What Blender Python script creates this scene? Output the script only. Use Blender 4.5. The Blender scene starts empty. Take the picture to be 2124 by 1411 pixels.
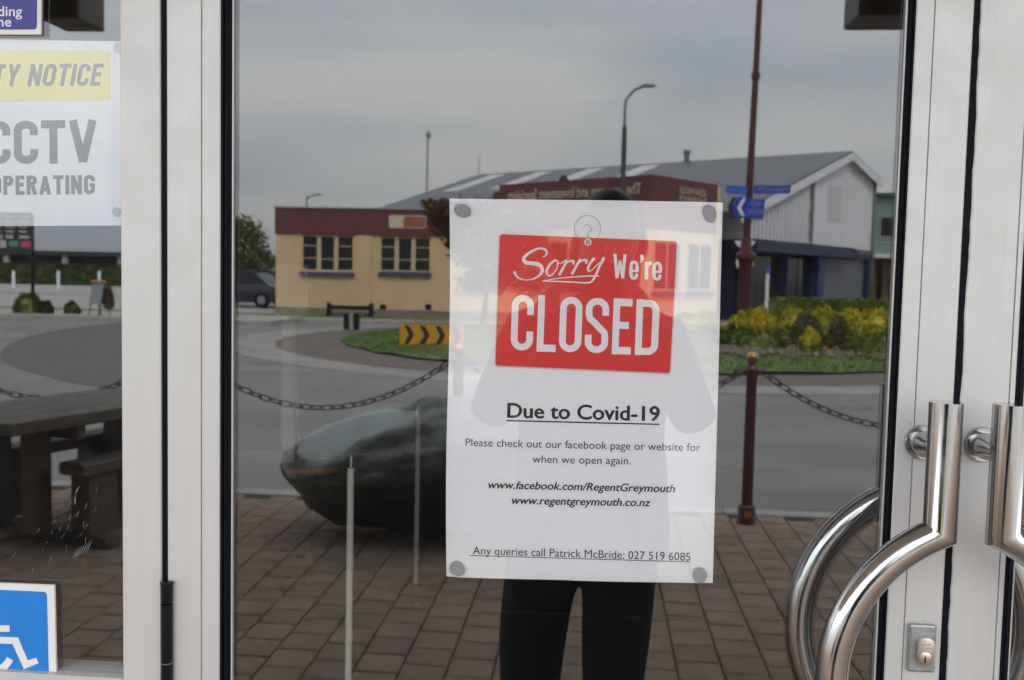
import bpy, bmesh, math, random
from mathutils import Vector, Matrix, Euler
random.seed(7)
R = math.radians
scene = bpy.context.scene
COL = scene.collection

# ------------------------------------------------------------------ camera
# The door plane is y = 0, the foyer lies at y > 0, the street at y < 0. x = 0 is the foot of the
# perpendicular from the camera to the door. F, FOOT and the vertical vanishing point were measured in the photo.
F, CX, CY = 2022.0, 1062.0, 705.5
DIST, EYE = 1.07, 1.55
AY = Vector((1235 - CX, CY - 573, -F)).normalized()
AZ = Vector((CX - 405, 30000.0, F)).normalized()
AZ = (AZ - AY * AZ.dot(AY)).normalized()
AX = AY.cross(AZ)
CAM = Vector((0, -DIST, EYE))
cam_data = bpy.data.cameras.new('camera')
cam = bpy.data.objects.new('camera', cam_data)
COL.objects.link(cam)
cam.matrix_world = Matrix.Translation(CAM) @ Matrix((AX, AY, AZ)).to_4x4()
cam_data.sensor_width = 36.0
cam_data.sensor_fit = 'HORIZONTAL'
cam_data.lens = 36.0 * F / 2124.0
cam_data.clip_start = 0.01
cam_data.clip_end = 2000
cam_data.dof.use_dof = True
cam_data.dof.focus_distance = 1.08
cam_data.dof.aperture_fstop = 10.0
scene.camera = cam

# ------------------------------------------------------------------ sky, sun, exposure
SUN_EL, SUN_AZ = 50.0, 20.0          # the sun stands behind the theatre, high, veiled by cloud
world = bpy.data.worlds.new('World')
scene.world = world
world.use_nodes = True
nt = world.node_tree
nt.nodes.clear()
wout = nt.nodes.new('ShaderNodeOutputWorld')
bg = nt.nodes.new('ShaderNodeBackground')
sky = nt.nodes.new('ShaderNodeTexSky')
sky.sky_type = 'NISHITA'
sky.sun_disc = False
sky.sun_elevation = R(SUN_EL)
sky.sun_rotation = R(SUN_AZ)
sky.dust_density = 4.0
sky.air_density = 1.5
tc = nt.nodes.new('ShaderNodeTexCoord')
mp = nt.nodes.new('ShaderNodeMapping')
mp.inputs['Scale'].default_value = (1.2, 1.2, 7.0)
mp.inputs['Rotation'].default_value = (0.06, 0.05, 0.3)
noi = nt.nodes.new('ShaderNodeTexNoise')
noi.inputs['Scale'].default_value = 1.3
noi.inputs['Detail'].default_value = 5.0
noi.inputs['Roughness'].default_value = 0.5
noi.inputs['Distortion'].default_value = 0.4
ramp = nt.nodes.new('ShaderNodeValToRGB')
ramp.color_ramp.elements[0].position = 0.36
ramp.color_ramp.elements[0].color = (5.2, 5.7, 6.3, 1)
ramp.color_ramp.elements[1].position = 0.62
ramp.color_ramp.elements[1].color = (7.9, 7.8, 7.6, 1)
mixw = nt.nodes.new('ShaderNodeMix')
mixw.data_type = 'RGBA'
mixw.inputs[0].default_value = 0.94
nt.links.new(tc.outputs['Generated'], mp.inputs['Vector'])
nt.links.new(mp.outputs['Vector'], noi.inputs['Vector'])
nt.links.new(noi.outputs['Fac'], ramp.inputs['Fac'])
nt.links.new(sky.outputs['Color'], mixw.inputs[6])
nt.links.new(ramp.outputs['Color'], mixw.inputs[7])
sepw = nt.nodes.new('ShaderNodeSeparateXYZ')
nt.links.new(tc.outputs['Generated'], sepw.inputs[0])
mrw = nt.nodes.new('ShaderNodeMapRange')
mrw.inputs['From Min'].default_value = 0.0
mrw.inputs['From Max'].default_value = 0.55
mrw.inputs['To Min'].default_value = 0.66
mrw.inputs['To Max'].default_value = 1.35
nt.links.new(sepw.outputs['Z'], mrw.inputs['Value'])
grw = nt.nodes.new('ShaderNodeVectorMath'); grw.operation = 'SCALE'
nt.links.new(mixw.outputs[2], grw.inputs[0])
nt.links.new(mrw.outputs['Result'], grw.inputs['Scale'])
nt.links.new(grw.outputs['Vector'], bg.inputs['Color'])
bg.inputs['Strength'].default_value = 0.15
nt.links.new(bg.outputs['Background'], wout.inputs['Surface'])

sun_data = bpy.data.lights.new('sun', 'SUN')
sun_data.energy = 1.5
sun_data.angle = R(14)
sun_data.color = (1.0, 0.96, 0.9)
sun = bpy.data.objects.new('sun', sun_data)
COL.objects.link(sun)
sun.rotation_euler = Euler((R(90 - SUN_EL), 0, R(180 - SUN_AZ)))

scene.view_settings.view_transform = 'Standard'
scene.view_settings.look = 'None'
scene.view_settings.gamma = 1.0
scene.view_settings.use_curve_mapping = False
scene.view_settings.exposure = 1.52
scene.cycles.use_denoising = True
scene.cycles.max_bounces = 10
scene.cycles.transparent_max_bounces = 24
scene.cycles.sample_clamp_indirect = 10

# ------------------------------------------------------------------ pixel helpers (photo pixels, 2124 x 1411)
def ray(px, py):
    v = Vector((px - CX, CY - py, -F))
    return Vector((AX.dot(v), AY.dot(v), AZ.dot(v)))
def door(px, py, y=0.0):                 # the point of the plane at depth y under this pixel
    d = ray(px, py)
    return CAM + d * ((y + DIST) / d.y)
def mir(px, py, V):                      # a thing seen mirrored in the glass, V metres in front of the door
    p = door(px, py, V)
    return Vector((p.x, -V, p.z))
def gnd(px, py, z=0.0):                  # a mirrored point standing at height z
    d = ray(px, py)
    p = CAM + d * ((z - EYE) / d.z)
    return Vector((p.x, -p.y, z))

# ------------------------------------------------------------------ materials
MATS = {}
def mat(name, col, rough=0.6, metal=0.0, var=0.12, scale=8.0, bump=0.0, bscale=60.0, stretch=(1, 1, 1), spec=0.5, coat=0.0, col2=None, detail=6.0, rvar=0.0, rnd=False):
    if name in MATS: return MATS[name]
    m = bpy.data.materials.new(name)
    m.use_nodes = True
    t = m.node_tree
    b = t.nodes['Principled BSDF']
    b.inputs['Roughness'].default_value = rough
    b.inputs['Metallic'].default_value = metal
    b.inputs['Specular IOR Level'].default_value = spec
    b.inputs['Coat Weight'].default_value = coat
    c = t.nodes.new('ShaderNodeTexCoord')
    mpn = t.nodes.new('ShaderNodeMapping')
    mpn.inputs['Scale'].default_value = stretch
    t.links.new(c.outputs['Object'], mpn.inputs['Vector'])
    n = t.nodes.new('ShaderNodeTexNoise')
    n.inputs['Scale'].default_value = scale
    n.inputs['Detail'].default_value = detail
    n.inputs['Roughness'].default_value = 0.62
    t.links.new(mpn.outputs['Vector'], n.inputs['Vector'])
    if rnd:                                  # every copy gets its own patch of the pattern and its own tone
        oi = t.nodes.new('ShaderNodeObjectInfo')
        va = t.nodes.new('ShaderNodeVectorMath'); va.operation = 'MULTIPLY_ADD'
        va.inputs[1].default_value = (1, 1, 1)
        sc_ = t.nodes.new('ShaderNodeVectorMath'); sc_.operation = 'SCALE'
        sc_.inputs[0].default_value = (37.0, 91.0, 53.0)
        t.links.new(oi.outputs['Random'], sc_.inputs['Scale'])
        t.links.new(mpn.outputs['Vector'], va.inputs[0]); t.links.new(sc_.outputs['Vector'], va.inputs[2])
        t.links.new(va.outputs['Vector'], n.inputs['Vector'])
    if rvar > 0:
        n3 = t.nodes.new('ShaderNodeTexNoise'); n3.inputs['Scale'].default_value = 26.0; n3.inputs['Detail'].default_value = 5.0
        t.links.new(c.outputs['Object'], n3.inputs['Vector'])
        mr3 = t.nodes.new('ShaderNodeMapRange')
        mr3.inputs['From Min'].default_value = 0.35; mr3.inputs['From Max'].default_value = 0.75
        mr3.inputs['To Min'].default_value = rough; mr3.inputs['To Max'].default_value = rough + rvar
        t.links.new(n3.outputs['Fac'], mr3.inputs['Value']); t.links.new(mr3.outputs['Result'], b.inputs['Roughness'])
    r = t.nodes.new('ShaderNodeValToRGB')
    r.color_ramp.elements[0].position = 0.3
    r.color_ramp.elements[1].position = 0.7
    c2 = col2 if col2 else tuple(min(1.0, k * (1 + var)) for k in col)
    c1 = col if col2 else tuple(k * (1 - var) for k in col)
    r.color_ramp.elements[0].color = (*c1, 1)
    r.color_ramp.elements[1].color = (*c2, 1)
    t.links.new(n.outputs['Fac'], r.inputs['Fac'])
    t.links.new(r.outputs['Color'], b.inputs['Base Color'])
    if bump > 0:
        n2 = t.nodes.new('ShaderNodeTexNoise')
        n2.inputs['Scale'].default_value = bscale
        n2.inputs['Detail'].default_value = 4.0
        t.links.new(mpn.outputs['Vector'], n2.inputs['Vector'])
        bp = t.nodes.new('ShaderNodeBump')
        bp.inputs['Strength'].default_value = bump
        bp.inputs['Distance'].default_value = 0.02
        t.links.new(n2.outputs['Fac'], bp.inputs['Height'])
        t.links.new(bp.outputs['Normal'], b.inputs['Normal'])
    MATS[name] = m
    return m

def glass_mat(name, ior, tint, dirt):
    m = bpy.data.materials.new(name)
    m.use_nodes = True
    t = m.node_tree
    t.nodes.clear()
    o = t.nodes.new('ShaderNodeOutputMaterial')
    fr = t.nodes.new('ShaderNodeFresnel')
    fr.inputs['IOR'].default_value = ior
    ge = t.nodes.new('ShaderNodeNewGeometry')      # same reflectance on both faces of the pane
    tr = t.nodes.new('ShaderNodeBsdfTransparent')
    tr.inputs['Color'].default_value = (*tint, 1)
    gl = t.nodes.new('ShaderNodeBsdfGlossy')
    gl.inputs['Roughness'].default_value = 0.0
    gl.inputs['Color'].default_value = (0.96, 0.98, 1.0, 1)
    mx = t.nodes.new('ShaderNodeMixShader')
    lw = t.nodes.new('ShaderNodeLayerWeight')      # facing, two-sided
    r0 = ((ior - 1) / (ior + 1)) ** 2
    pw = t.nodes.new('ShaderNodeMath'); pw.operation = 'POWER'
    pw.inputs[1].default_value = 4.0
    ma = t.nodes.new('ShaderNodeMath'); ma.operation = 'MULTIPLY_ADD'
    ma.inputs[1].default_value = 1 - r0
    ma.inputs[2].default_value = r0
    lw.inputs['Blend'].default_value = 0.5
    t.links.new(lw.outputs['Facing'], pw.inputs[0])
    t.links.new(pw.outputs[0], ma.inputs[0])
    t.links.new(ma.outputs[0], mx.inputs[0])
    t.links.new(tr.outputs[0], mx.inputs[1])
    t.links.new(gl.outputs[0], mx.inputs[2])
    t.nodes.remove(fr); t.nodes.remove(ge)
    # thin uneven film of dust and wiping marks
    c = t.nodes.new('ShaderNodeTexCoord')
    mpn = t.nodes.new('ShaderNodeMapping')
    mpn.inputs['Scale'].default_value = (9, 1, 2.2)
    n = t.nodes.new('ShaderNodeTexNoise')
    n.inputs['Scale'].default_value = 1.6
    n.inputs['Detail'].default_value = 8.0
    n.inputs['Roughness'].default_value = 0.7
    n.inputs['Distortion'].default_value = 0.6
    t.links.new(c.outputs['Object'], mpn.inputs['Vector'])
    t.links.new(mpn.outputs['Vector'], n.inputs['Vector'])
    mr = t.nodes.new('ShaderNodeMapRange')
    mr.inputs['From Min'].default_value = 0.35
    mr.inputs['From Max'].default_value = 0.8
    mr.inputs['To Min'].default_value = dirt * 0.3
    mr.inputs['To Max'].default_value = dirt * 1.6
    t.links.new(n.outputs['Fac'], mr.inputs['Value'])
    df = t.nodes.new('ShaderNodeBsdfDiffuse')
    df.inputs['Color'].default_value = (0.55, 0.55, 0.56, 1)
    m2 = t.nodes.new('ShaderNodeMixShader')
    t.links.new(mr.outputs['Result'], m2.inputs[0])
    t.links.new(mx.outputs[0], m2.inputs[1])
    t.links.new(df.outputs[0], m2.inputs[2])
    t.links.new(m2.outputs[0], o.inputs['Surface'])
    MATS[name] = m
    return m

ALU = mat('anodised aluminium', (0.595, 0.593, 0.588), 0.44, 0.28, rvar=0.14, var=0.028, scale=6, bump=0.04, bscale=40, stretch=(70, 70, 0.35))
BLACK = mat('black rubber', (0.004, 0.005, 0.009), 0.6, var=0.2, spec=0.12)
BLACKM = mat('black painted metal', (0.008, 0.008, 0.010), 0.28, var=0.1, spec=0.25)
STEEL = mat('polished steel', (0.52, 0.52, 0.52), 0.09, 1.0, rvar=0.14, var=0.05, scale=4, bump=0.012, bscale=70, stretch=(1, 1, 0.1))
ZINC = mat('cast zinc', (0.36, 0.39, 0.39), 0.42, 0.75, var=0.15, scale=120, bump=0.1, bscale=300)
NICKEL = mat('satin nickel', (0.62, 0.55, 0.5), 0.3, 0.9, var=0.05)
GLASS = glass_mat('door glass', 1.80, (0.985, 0.992, 0.99), 0.005)
PAPER = mat('white paper', (0.80, 0.795, 0.83), 0.75, var=0.012, scale=40)
REDINK = mat('red print', (0.68, 0.035, 0.03), 0.6, var=0.03, scale=30)
WHITEINK = mat('white print', (0.80, 0.795, 0.83), 0.7, var=0.01)
INK = mat('black print', (0.012, 0.012, 0.015), 0.6, var=0.05)
GREYINK = mat('grey print', (0.30, 0.30, 0.33), 0.6, var=0.05)
PALEINK = mat('pale grey print', (0.55, 0.54, 0.56), 0.6, var=0.05)
YELLOWINK = mat('yellow print', (0.58, 0.50, 0.07), 0.6, var=0.03)
TACK = mat('reusable tack', (0.26, 0.29, 0.32), 0.6, var=0.06, scale=40)
NAVYINK = mat('navy print', (0.03, 0.035, 0.27), 0.35, var=0.08, scale=60, bump=0.1, bscale=200)
BLUEINK = mat('blue print', (0.01, 0.21, 0.66), 0.4, var=0.03, scale=20)
PLASTIC = mat('white plastic', (0.78, 0.77, 0.76), 0.4, var=0.02)

# ------------------------------------------------------------------ mesh helpers
class MB:
    def __init__(s): s.v, s.f = [], []
    def add(s, vs, fs):
        k = len(s.v); s.v += [Vector(v) for v in vs]; s.f += [tuple(i + k for i in f) for f in fs]; return s
    def box(s, a, b):
        x0, y0, z0 = a; x1, y1, z1 = b
        return s.add([(x0,y0,z0),(x1,y0,z0),(x1,y1,z0),(x0,y1,z0),(x0,y0,z1),(x1,y0,z1),(x1,y1,z1),(x0,y1,z1)],
                     [(0,3,2,1),(4,5,6,7),(0,1,5,4),(1,2,6,5),(2,3,7,6),(3,0,4,7)])
    def obox(s, c, u, w, n, du, dw, dn):              # box about c along three unit axes, half sizes
        c, u, w, n = Vector(c), Vector(u) * du, Vector(w) * dw, Vector(n) * dn
        vs = [c + i*u + j*w + k*n for k in (-1,1) for (i,j) in ((-1,-1),(1,-1),(1,1),(-1,1))]
        return s.add(vs, [(0,3,2,1),(4,5,6,7),(0,1,5,4),(1,2,6,5),(2,3,7,6),(3,0,4,7)])
    def prism(s, poly, ext):                          # 3-D polygon pushed along a vector
        n = len(poly); e = Vector(ext); p = [Vector(q) for q in poly]
        return s.add(p + [q + e for q in p], [tuple(range(n))[::-1], tuple(range(n, 2*n))] + [(i, (i+1) % n, n + (i+1) % n, n + i) for i in range(n)])
    def sheet(s, poly): return s.add(poly, [tuple(range(len(poly)))])
    def tube(s, pts, rads, seg=12, caps=True, closed=False):
        pts = [Vector(p) for p in pts]; n = len(pts)
        if not hasattr(rads, '__len__'): rads = [rads] * n
        k0 = len(s.v); up = None
        for i, p in enumerate(pts):
            a = pts[(i - 1) % n] if (closed or i > 0) else p
            b = pts[(i + 1) % n] if (closed or i < n - 1) else p
            t = (b - a).normalized()
            if up is None:
                up = Vector((0, 0, 1)) if abs(t.z) < 0.9 else Vector((1, 0, 0))
            x = up - t * up.dot(t)
            x = x.normalized() if x.length > 1e-6 else t.orthogonal().normalized()
            up = x; y = t.cross(x)
            for j in range(seg):
                an = 2 * math.pi * j / seg
                s.v.append(p + (x * math.cos(an) + y * math.sin(an)) * rads[i])
        for i in range(n if closed else n - 1):
            for j in range(seg):
                a = k0 + i * seg; b = k0 + ((i + 1) % n) * seg
                s.f.append((a + j, a + (j + 1) % seg, b + (j + 1) % seg, b + j))
        if caps and not closed:
            s.f.append(tuple(range(k0, k0 + seg))[::-1])
            s.f.append(tuple(range(k0 + (n - 1) * seg, k0 + n * seg)))
        return s
    def lathe(s, c, prof, seg=20, axis='z'):          # profile of (radius, height)
        c = Vector(c); k0 = len(s.v)
        for r, h in prof:
            for j in range(seg):
                a = 2 * math.pi * j / seg
                q = Vector((r * math.cos(a), r * math.sin(a), h))
                if axis == 'y': q = Vector((q.x, q.z, q.y))
                if axis == 'x': q = Vector((q.z, q.x, q.y))
                s.v.append(c + q)
        m = len(prof)
        for i in range(m - 1):
            for j in range(seg):
                s.f.append((k0 + i*seg + j, k0 + i*seg + (j+1) % seg, k0 + (i+1)*seg + (j+1) % seg, k0 + (i+1)*seg + j))
        s.f.append(tuple(range(k0, k0 + seg))[::-1]); s.f.append(tuple(range(k0 + (m-1)*seg, k0 + m*seg)))
        return s
    def ball(s, c, r, seg=12, rings=8):
        c = Vector(c); r = Vector(r) if hasattr(r, '__len__') else Vector((r, r, r)); k0 = len(s.v)
        for i in range(rings + 1):
            th = math.pi * i / rings
            for j in range(seg):
                a = 2 * math.pi * j / seg
                s.v.append(c + Vector((r.x*math.sin(th)*math.cos(a), r.y*math.sin(th)*math.sin(a), -r.z*math.cos(th))))
        for i in range(rings):
            for j in range(seg):
                s.f.append((k0 + i*seg + j, k0 + i*seg + (j+1) % seg, k0 + (i+1)*seg + (j+1) % seg, k0 + (i+1)*seg + j))
        return s
    def build(s, name, m, parent=None, smooth=False, bevel=0.0):
        me = bpy.data.meshes.new(name)
        me.from_pydata([tuple(v) for v in s.v], [], s.f)
        me.materials.append(m)
        if bevel > 0:
            bm = bmesh.new(); bm.from_mesh(me)
            bmesh.ops.recalc_face_normals(bm, faces=bm.faces)
            es = [e for e in bm.edges if e.is_manifold and e.calc_face_angle(0) > 0.6]
            bmesh.ops.bevel(bm, geom=es, offset=bevel, segments=2, affect='EDGES', profile=0.5)
            bm.to_mesh(me); bm.free()
        if smooth:
            me.polygons.foreach_set('use_smooth', [True] * len(me.polygons))
            me.set_sharp_from_angle(angle=R(38))
        me.update()
        o = bpy.data.objects.new(name, me)
        COL.objects.link(o)
        if parent:
            o.parent = parent
            o.matrix_parent_inverse = parent.matrix_world.inverted()
        return o

def tag(o, label=None, cat=None, group=None, kind=None):
    if label: o['label'] = label
    if cat: o['category'] = cat
    if group: o['group'] = group
    if kind: o['kind'] = kind
    return o
def thing(name, label, cat, loc=(0, 0, 0), group=None):
    o = bpy.data.objects.new(name, None)
    o.empty_display_size = 0.1
    COL.objects.link(o)
    o.location = loc
    o.matrix_world = Matrix.Translation(Vector(loc))
    return tag(o, label, cat, group)
def inst(src, name, parent, mw):
    o = bpy.data.objects.new(name, src.data if hasattr(src, 'data') else src)
    COL.objects.link(o)
    if parent:
        o.parent = parent
        o.matrix_parent_inverse = parent.matrix_world.inverted()
    o.matrix_world = mw
    return o
def copy_thing(root, offset, label=None):
    r = root.copy(); COL.objects.link(r)
    r.matrix_world = Matrix.Translation(Vector(offset)) @ root.matrix_world
    if label: r['label'] = label
    for ch in list(root.children):
        c = ch.copy(); COL.objects.link(c); c.parent = r
        c.matrix_parent_inverse = ch.matrix_parent_inverse.copy()
        for g in list(ch.children):
            d = g.copy(); COL.objects.link(d); d.parent = c
            d.matrix_parent_inverse = g.matrix_parent_inverse.copy()
    return r

def catmull(pts, k=8, closed=False):
    n = len(pts); out = []
    for i in range(n if closed else n - 1):
        p = [pts[(i + j - 1) % n] if closed else pts[max(0, min(n - 1, i + j - 1))] for j in range(4)]
        for s in range(k):
            t = s / k
            out.append(tuple(0.5 * (2*p[1][a] + (p[2][a]-p[0][a])*t + (2*p[0][a]-5*p[1][a]+4*p[2][a]-p[3][a])*t*t + (3*p[1][a]-p[0][a]-3*p[2][a]+p[3][a])*t**3) for a in range(len(p[0]))))
    if not closed: out.append(tuple(pts[-1]))
    return out

# ---- flat print: everything drawn in photo pixels and laid on a plane of depth y
def stroke(mb, pts, y, w=None, closed=False, smooth=True, k=8):
    """ribbon along pixel points; each point (x, y, width) or with constant w"""
    p = [(q[0], q[1], q[2] if len(q) > 2 else w) for q in pts]
    if smooth: p = catmull(p, k, closed)
    n = len(p); vs = []
    for i in range(n):
        a = p[(i - 1) % n] if (closed or i > 0) else p[i]
        b = p[(i + 1) % n] if (closed or i < n - 1) else p[i]
        dx, dy = b[0] - a[0], b[1] - a[1]
        l = math.hypot(dx, dy) or 1
        nx, ny = -dy / l * p[i][2] / 2, dx / l * p[i][2] / 2
        vs += [door(p[i][0] + nx, p[i][1] + ny, y), door(p[i][0] - nx, p[i][1] - ny, y)]
    fs = [(2*i, 2*i+1, 2*((i+1) % n)+1, 2*((i+1) % n)) for i in range(n if closed else n - 1)]
    mb.add(vs, fs)
def pxpoly(mb, pts, y, thick=0.0):
    P = [door(a, b, y) for a, b in pts]
    if thick: mb.prism(P, (0, thick, 0))
    else: mb.sheet(P)
def rounded(corners, r, seg=6):
    """corner list TL,TR,BR,BL in pixels -> rounded outline"""
    out = []; n = len(corners)
    for i in range(n):
        p = Vector(corners[i]); a = (Vector(corners[i-1]) - p).normalized(); b = (Vector(corners[(i+1) % n]) - p).normalized()
        s, e = p + a * r, p + b * r
        for k in range(seg + 1):
            t = k / seg
            q = s * (1-t)**2 + p * 2*t*(1-t) + e * t*t
            out.append((q.x, q.y))
    return out
def disc(mb, c, rx, ry, y, rot=0, seg=24, wob=0.0):
    pts = []
    for i in range(seg):
        a = 2 * math.pi * i / seg
        w = 1 + wob * math.sin(2*a + rot*3) + wob * 0.5 * math.sin(3*a + 1)
        u, v = rx*w*math.cos(a), ry*w*math.sin(a)
        pts.append((c[0] + u*math.cos(rot) - v*math.sin(rot), c[1] + u*math.sin(rot) + v*math.cos(rot)))
    pxpoly(mb, pts, y)
    return pts
_cap = [None]
def text_mesh(body, bold=0.0, shear=0.0, space=1.0):
    c = bpy.data.curves.new('lettering', 'FONT')
    c.body = body; c.size = 1; c.offset = bold; c.shear = shear; c.space_character = space
    c.resolution_u = 4
    o = bpy.data.objects.new('lettering', c); COL.objects.link(o)
    dg = bpy.context.evaluated_depsgraph_get()
    me = bpy.data.meshes.new_from_object(o.evaluated_get(dg))
    bpy.data.objects.remove(o); bpy.data.curves.remove(c)
    return me
def cap_h():
    if _cap[0] is None: _cap[0] = max(v.co.y for v in text_mesh('H').vertices)
    return _cap[0]
def text(body, p0, p1, cap, y, m, parent, bold=0.0, shear=0.0, place=None, name='lettering', space=1.0, heavy=0.0):
    me = text_mesh(body, bold, shear, space)
    xs = [v.co.x for v in me.vertices]; x0, x1 = min(xs), max(xs)
    d = Vector(p1) - Vector(p0); n = Vector((d.y, -d.x)).normalized()
    if place is None: place = lambda a, b: door(a, b, y)
    for v in me.vertices:
        q = Vector(p0) + d * ((v.co.x - x0) / (x1 - x0)) + n * (v.co.y / cap_h() * cap)
        v.co = place(q.x, q.y)
    if heavy:                                  # weight: copies a hair apart, each its own shallow layer
        k = DIST * 1.0 / F
        vs = [v.co.copy() for v in me.vertices]; fs = [tuple(p.vertices) for p in me.polygons]; n0 = len(vs)
        V2_, F2_ = [], []
        for j, (dx, dz) in enumerate(((-1, 0), (1, 0), (0, 0.7), (0, -0.7), (0, 0))):
            V2_ += [v + Vector((dx*heavy*k, -0.000012*j, dz*heavy*k)) for v in vs]
            F2_ += [tuple(i + j*n0 for i in f) for f in fs]
        me = bpy.data.meshes.new('lettering'); me.from_pydata([tuple(v) for v in V2_], [], F2_)
    me.materials.clear(); me.materials.append(m)
    o = bpy.data.objects.new(name, me); COL.objects.link(o)
    if parent:
        o.parent = parent; o.matrix_parent_inverse = parent.matrix_world.inverted()
    return o
GL = {  # condensed capitals drawn as strokes in a box w x h, i = half the stroke
 'C': (0.50, lambda w,h,i: [([(w-i, h*.66)] + arcp(w/2, h-w*.42, w/2-i, w*.42-i, 0, 180) + arcp(w/2, w*.42, w/2-i, w*.42-i, 180, 360) + [(w-i, h*.34)], 0)]),
 'O': (0.52, lambda w,h,i: [(arcp(w/2, h-w*.42, w/2-i, w*.42-i, 0, 180) + arcp(w/2, w*.42, w/2-i, w*.42-i, 180, 360), 1)]),
 'G': (0.52, lambda w,h,i: [([(w-i, h*.68)] + arcp(w/2, h-w*.42, w/2-i, w*.42-i, 0, 180) + arcp(w/2, w*.42, w/2-i, w*.42-i, 180, 350) + [(w-i, h*.46)], 0), ([(w*.52, h*.46), (w, h*.46)], 0)]),
 'T': (0.50, lambda w,h,i: [([(0, h-i), (w, h-i)], 0), ([(w/2, 0), (w/2, h-i)], 0)]),
 'V': (0.58, lambda w,h,i: [([(i, h), (w/2, i*.4)], 0), ([(w-i, h), (w/2, i*.4)], 0)]),
 'A': (0.56, lambda w,h,i: [([(i, 0), (w/2, h-i*.4)], 0), ([(w-i, 0), (w/2, h-i*.4)], 0), ([(w*.24, h*.27), (w*.76, h*.27)], 0)]),
 'P': (0.48, lambda w,h,i: [([(i, 0), (i, h)], 0), ([(i, h-i), (w*.5, h-i)] + arcp(w*.55, h*.73, w*.45-i, h*.27-i, 75, -75) + [(w*.5, h*.46+i), (i, h*.46+i)], 0)]),
 'R': (0.50, lambda w,h,i: [([(i, 0), (i, h)], 0), ([(i, h-i), (w*.5, h-i)] + arcp(w*.53, h*.74, w*.45-i, h*.26-i, 75, -75) + [(w*.5, h*.48+i), (i, h*.48+i)], 0), ([(w*.55, h*.5), (w-i, 0)], 0)]),
 'E': (0.43, lambda w,h,i: [([(i, 0), (i, h)], 0), ([(i, h-i), (w, h-i)], 0), ([(i, h*.52), (w*.92, h*.52)], 0), ([(i, i), (w, i)], 0)]),
 'I': (0.15, lambda w,h,i: [([(w/2, 0), (w/2, h)], 0)]),
 'N': (0.52, lambda w,h,i: [([(i, 0), (i, h)], 0), ([(w-i, 0), (w-i, h)], 0), ([(i, h-i*.5), (w-i, i*.5)], 0)]),
 'U': (0.50, lambda w,h,i: [([(i, h)] + arcp(w/2, w*.42, w/2-i, w*.42-i, 180, 360) + [(w-i, h)], 0)]),
 'Y': (0.54, lambda w,h,i: [([(i, h), (w/2, h*.42)], 0), ([(w-i, h), (w/2, h*.42)], 0), ([(w/2, 0), (w/2, h*.46)], 0)]),
 'S': (0.48, lambda w,h,i: [([(w-i, h*.70)] + arcp(w/2, h-w*.40, w/2-i, w*.40-i, 0, 180) + [(i+w*.08, h*.60), (w*.5, h*.51), (w-i-w*.08, h*.40)] + arcp(w/2, w*.40, w/2-i, w*.40-i, 0, -180) + [(i, h*.30)], 0)]),
 ' ': (0.22, lambda w,h,i: [])}
def arcp(cx, cy, rx, ry, a0, a1, n=9):
    return [(cx + rx*math.cos(R(a0 + (a1-a0)*k/n)), cy + ry*math.sin(R(a0 + (a1-a0)*k/n))) for k in range(n + 1)]
def capitals(body, p0, p1, cap, sw, y, m, parent, shear=0.0, gap=0.10):
    total = sum(GL[c][0] for c in body) + gap*(len(body) - 1)
    d = Vector(p1) - Vector(p0); k = (d.length - shear*cap)/total; ud = d.normalized(); un = Vector((ud.y, -ud.x))
    x = 0; mb = MB(); lay = 0
    for c in body:
        w = GL[c][0]*k
        for pts, cl in GL[c][1](w, cap, sw/2):
            q = []
            for a, b in pts:
                v = Vector(p0) + ud*(x + a + shear*b) + un*b
                q.append((v.x, v.y, sw))
            stroke(mb, q, y - 0.00002*(lay % 4), smooth=False, closed=bool(cl)); lay += 1
        x += w + gap*k
    return mb.build('lettering', m, parent)
def text3d(body, origin, u, w, width, cap, m, parent, bold=0.0, name='lettering'):
    """lettering on a real surface: origin = left end of the baseline, u = reading direction, w = up"""
    me = text_mesh(body, bold)
    xs = [v.co.x for v in me.vertices]; x0, x1 = min(xs), max(xs)
    O, u, w = Vector(origin), Vector(u), Vector(w)
    for v in me.vertices:
        v.co = O + u * ((v.co.x - x0) / (x1 - x0) * width) + w * (v.co.y / cap_h() * cap)
    me.materials.clear(); me.materials.append(m)
    o = bpy.data.objects.new(name, me); COL.objects.link(o)
    if parent:
        o.parent = parent; o.matrix_parent_inverse = parent.matrix_world.inverted()
    return o

# ================================================================== SETTING
ROADZ = -0.12
ASPHALT = mat('asphalt', (0.135, 0.13, 0.125), 0.9, scale=0.5, stretch=(0.5, 1.6, 1), detail=12, bump=0.25, bscale=40, col2=(0.235, 0.228, 0.22))
ASPHALT2 = mat('newer asphalt', (0.105, 0.103, 0.10), 0.9, var=0.15, scale=0.8, bump=0.25, bscale=40)
APRON = mat('brown apron seal', (0.14, 0.11, 0.095), 0.9, var=0.18, scale=1.5, bump=0.3, bscale=30)
CONC = mat('concrete', (0.33, 0.32, 0.30), 0.85, var=0.16, scale=3, bump=0.15, bscale=40)
GRASS = mat('grass', (0.055, 0.115, 0.018), 0.8, scale=4, bump=0.5, bscale=30, col2=(0.13, 0.19, 0.03))
BED = mat('paver bedding', (0.035, 0.03, 0.026), 0.95, var=0.3, scale=20)
PAVER = mat('clay paver', (0.205, 0.138, 0.098), 0.85, scale=7, rnd=True, bump=0.3, bscale=120, col2=(0.335, 0.235, 0.172))
PAVER_B = mat('clay paver dark', (0.175, 0.118, 0.086), 0.85, scale=7, rnd=True, bump=0.3, bscale=120, col2=(0.295, 0.205, 0.152))
MULCH = mat('bark and stone mulch', (0.06, 0.045, 0.035), 0.95, scale=14, bump=0.8, bscale=20, col2=(0.22, 0.18, 0.15))

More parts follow.
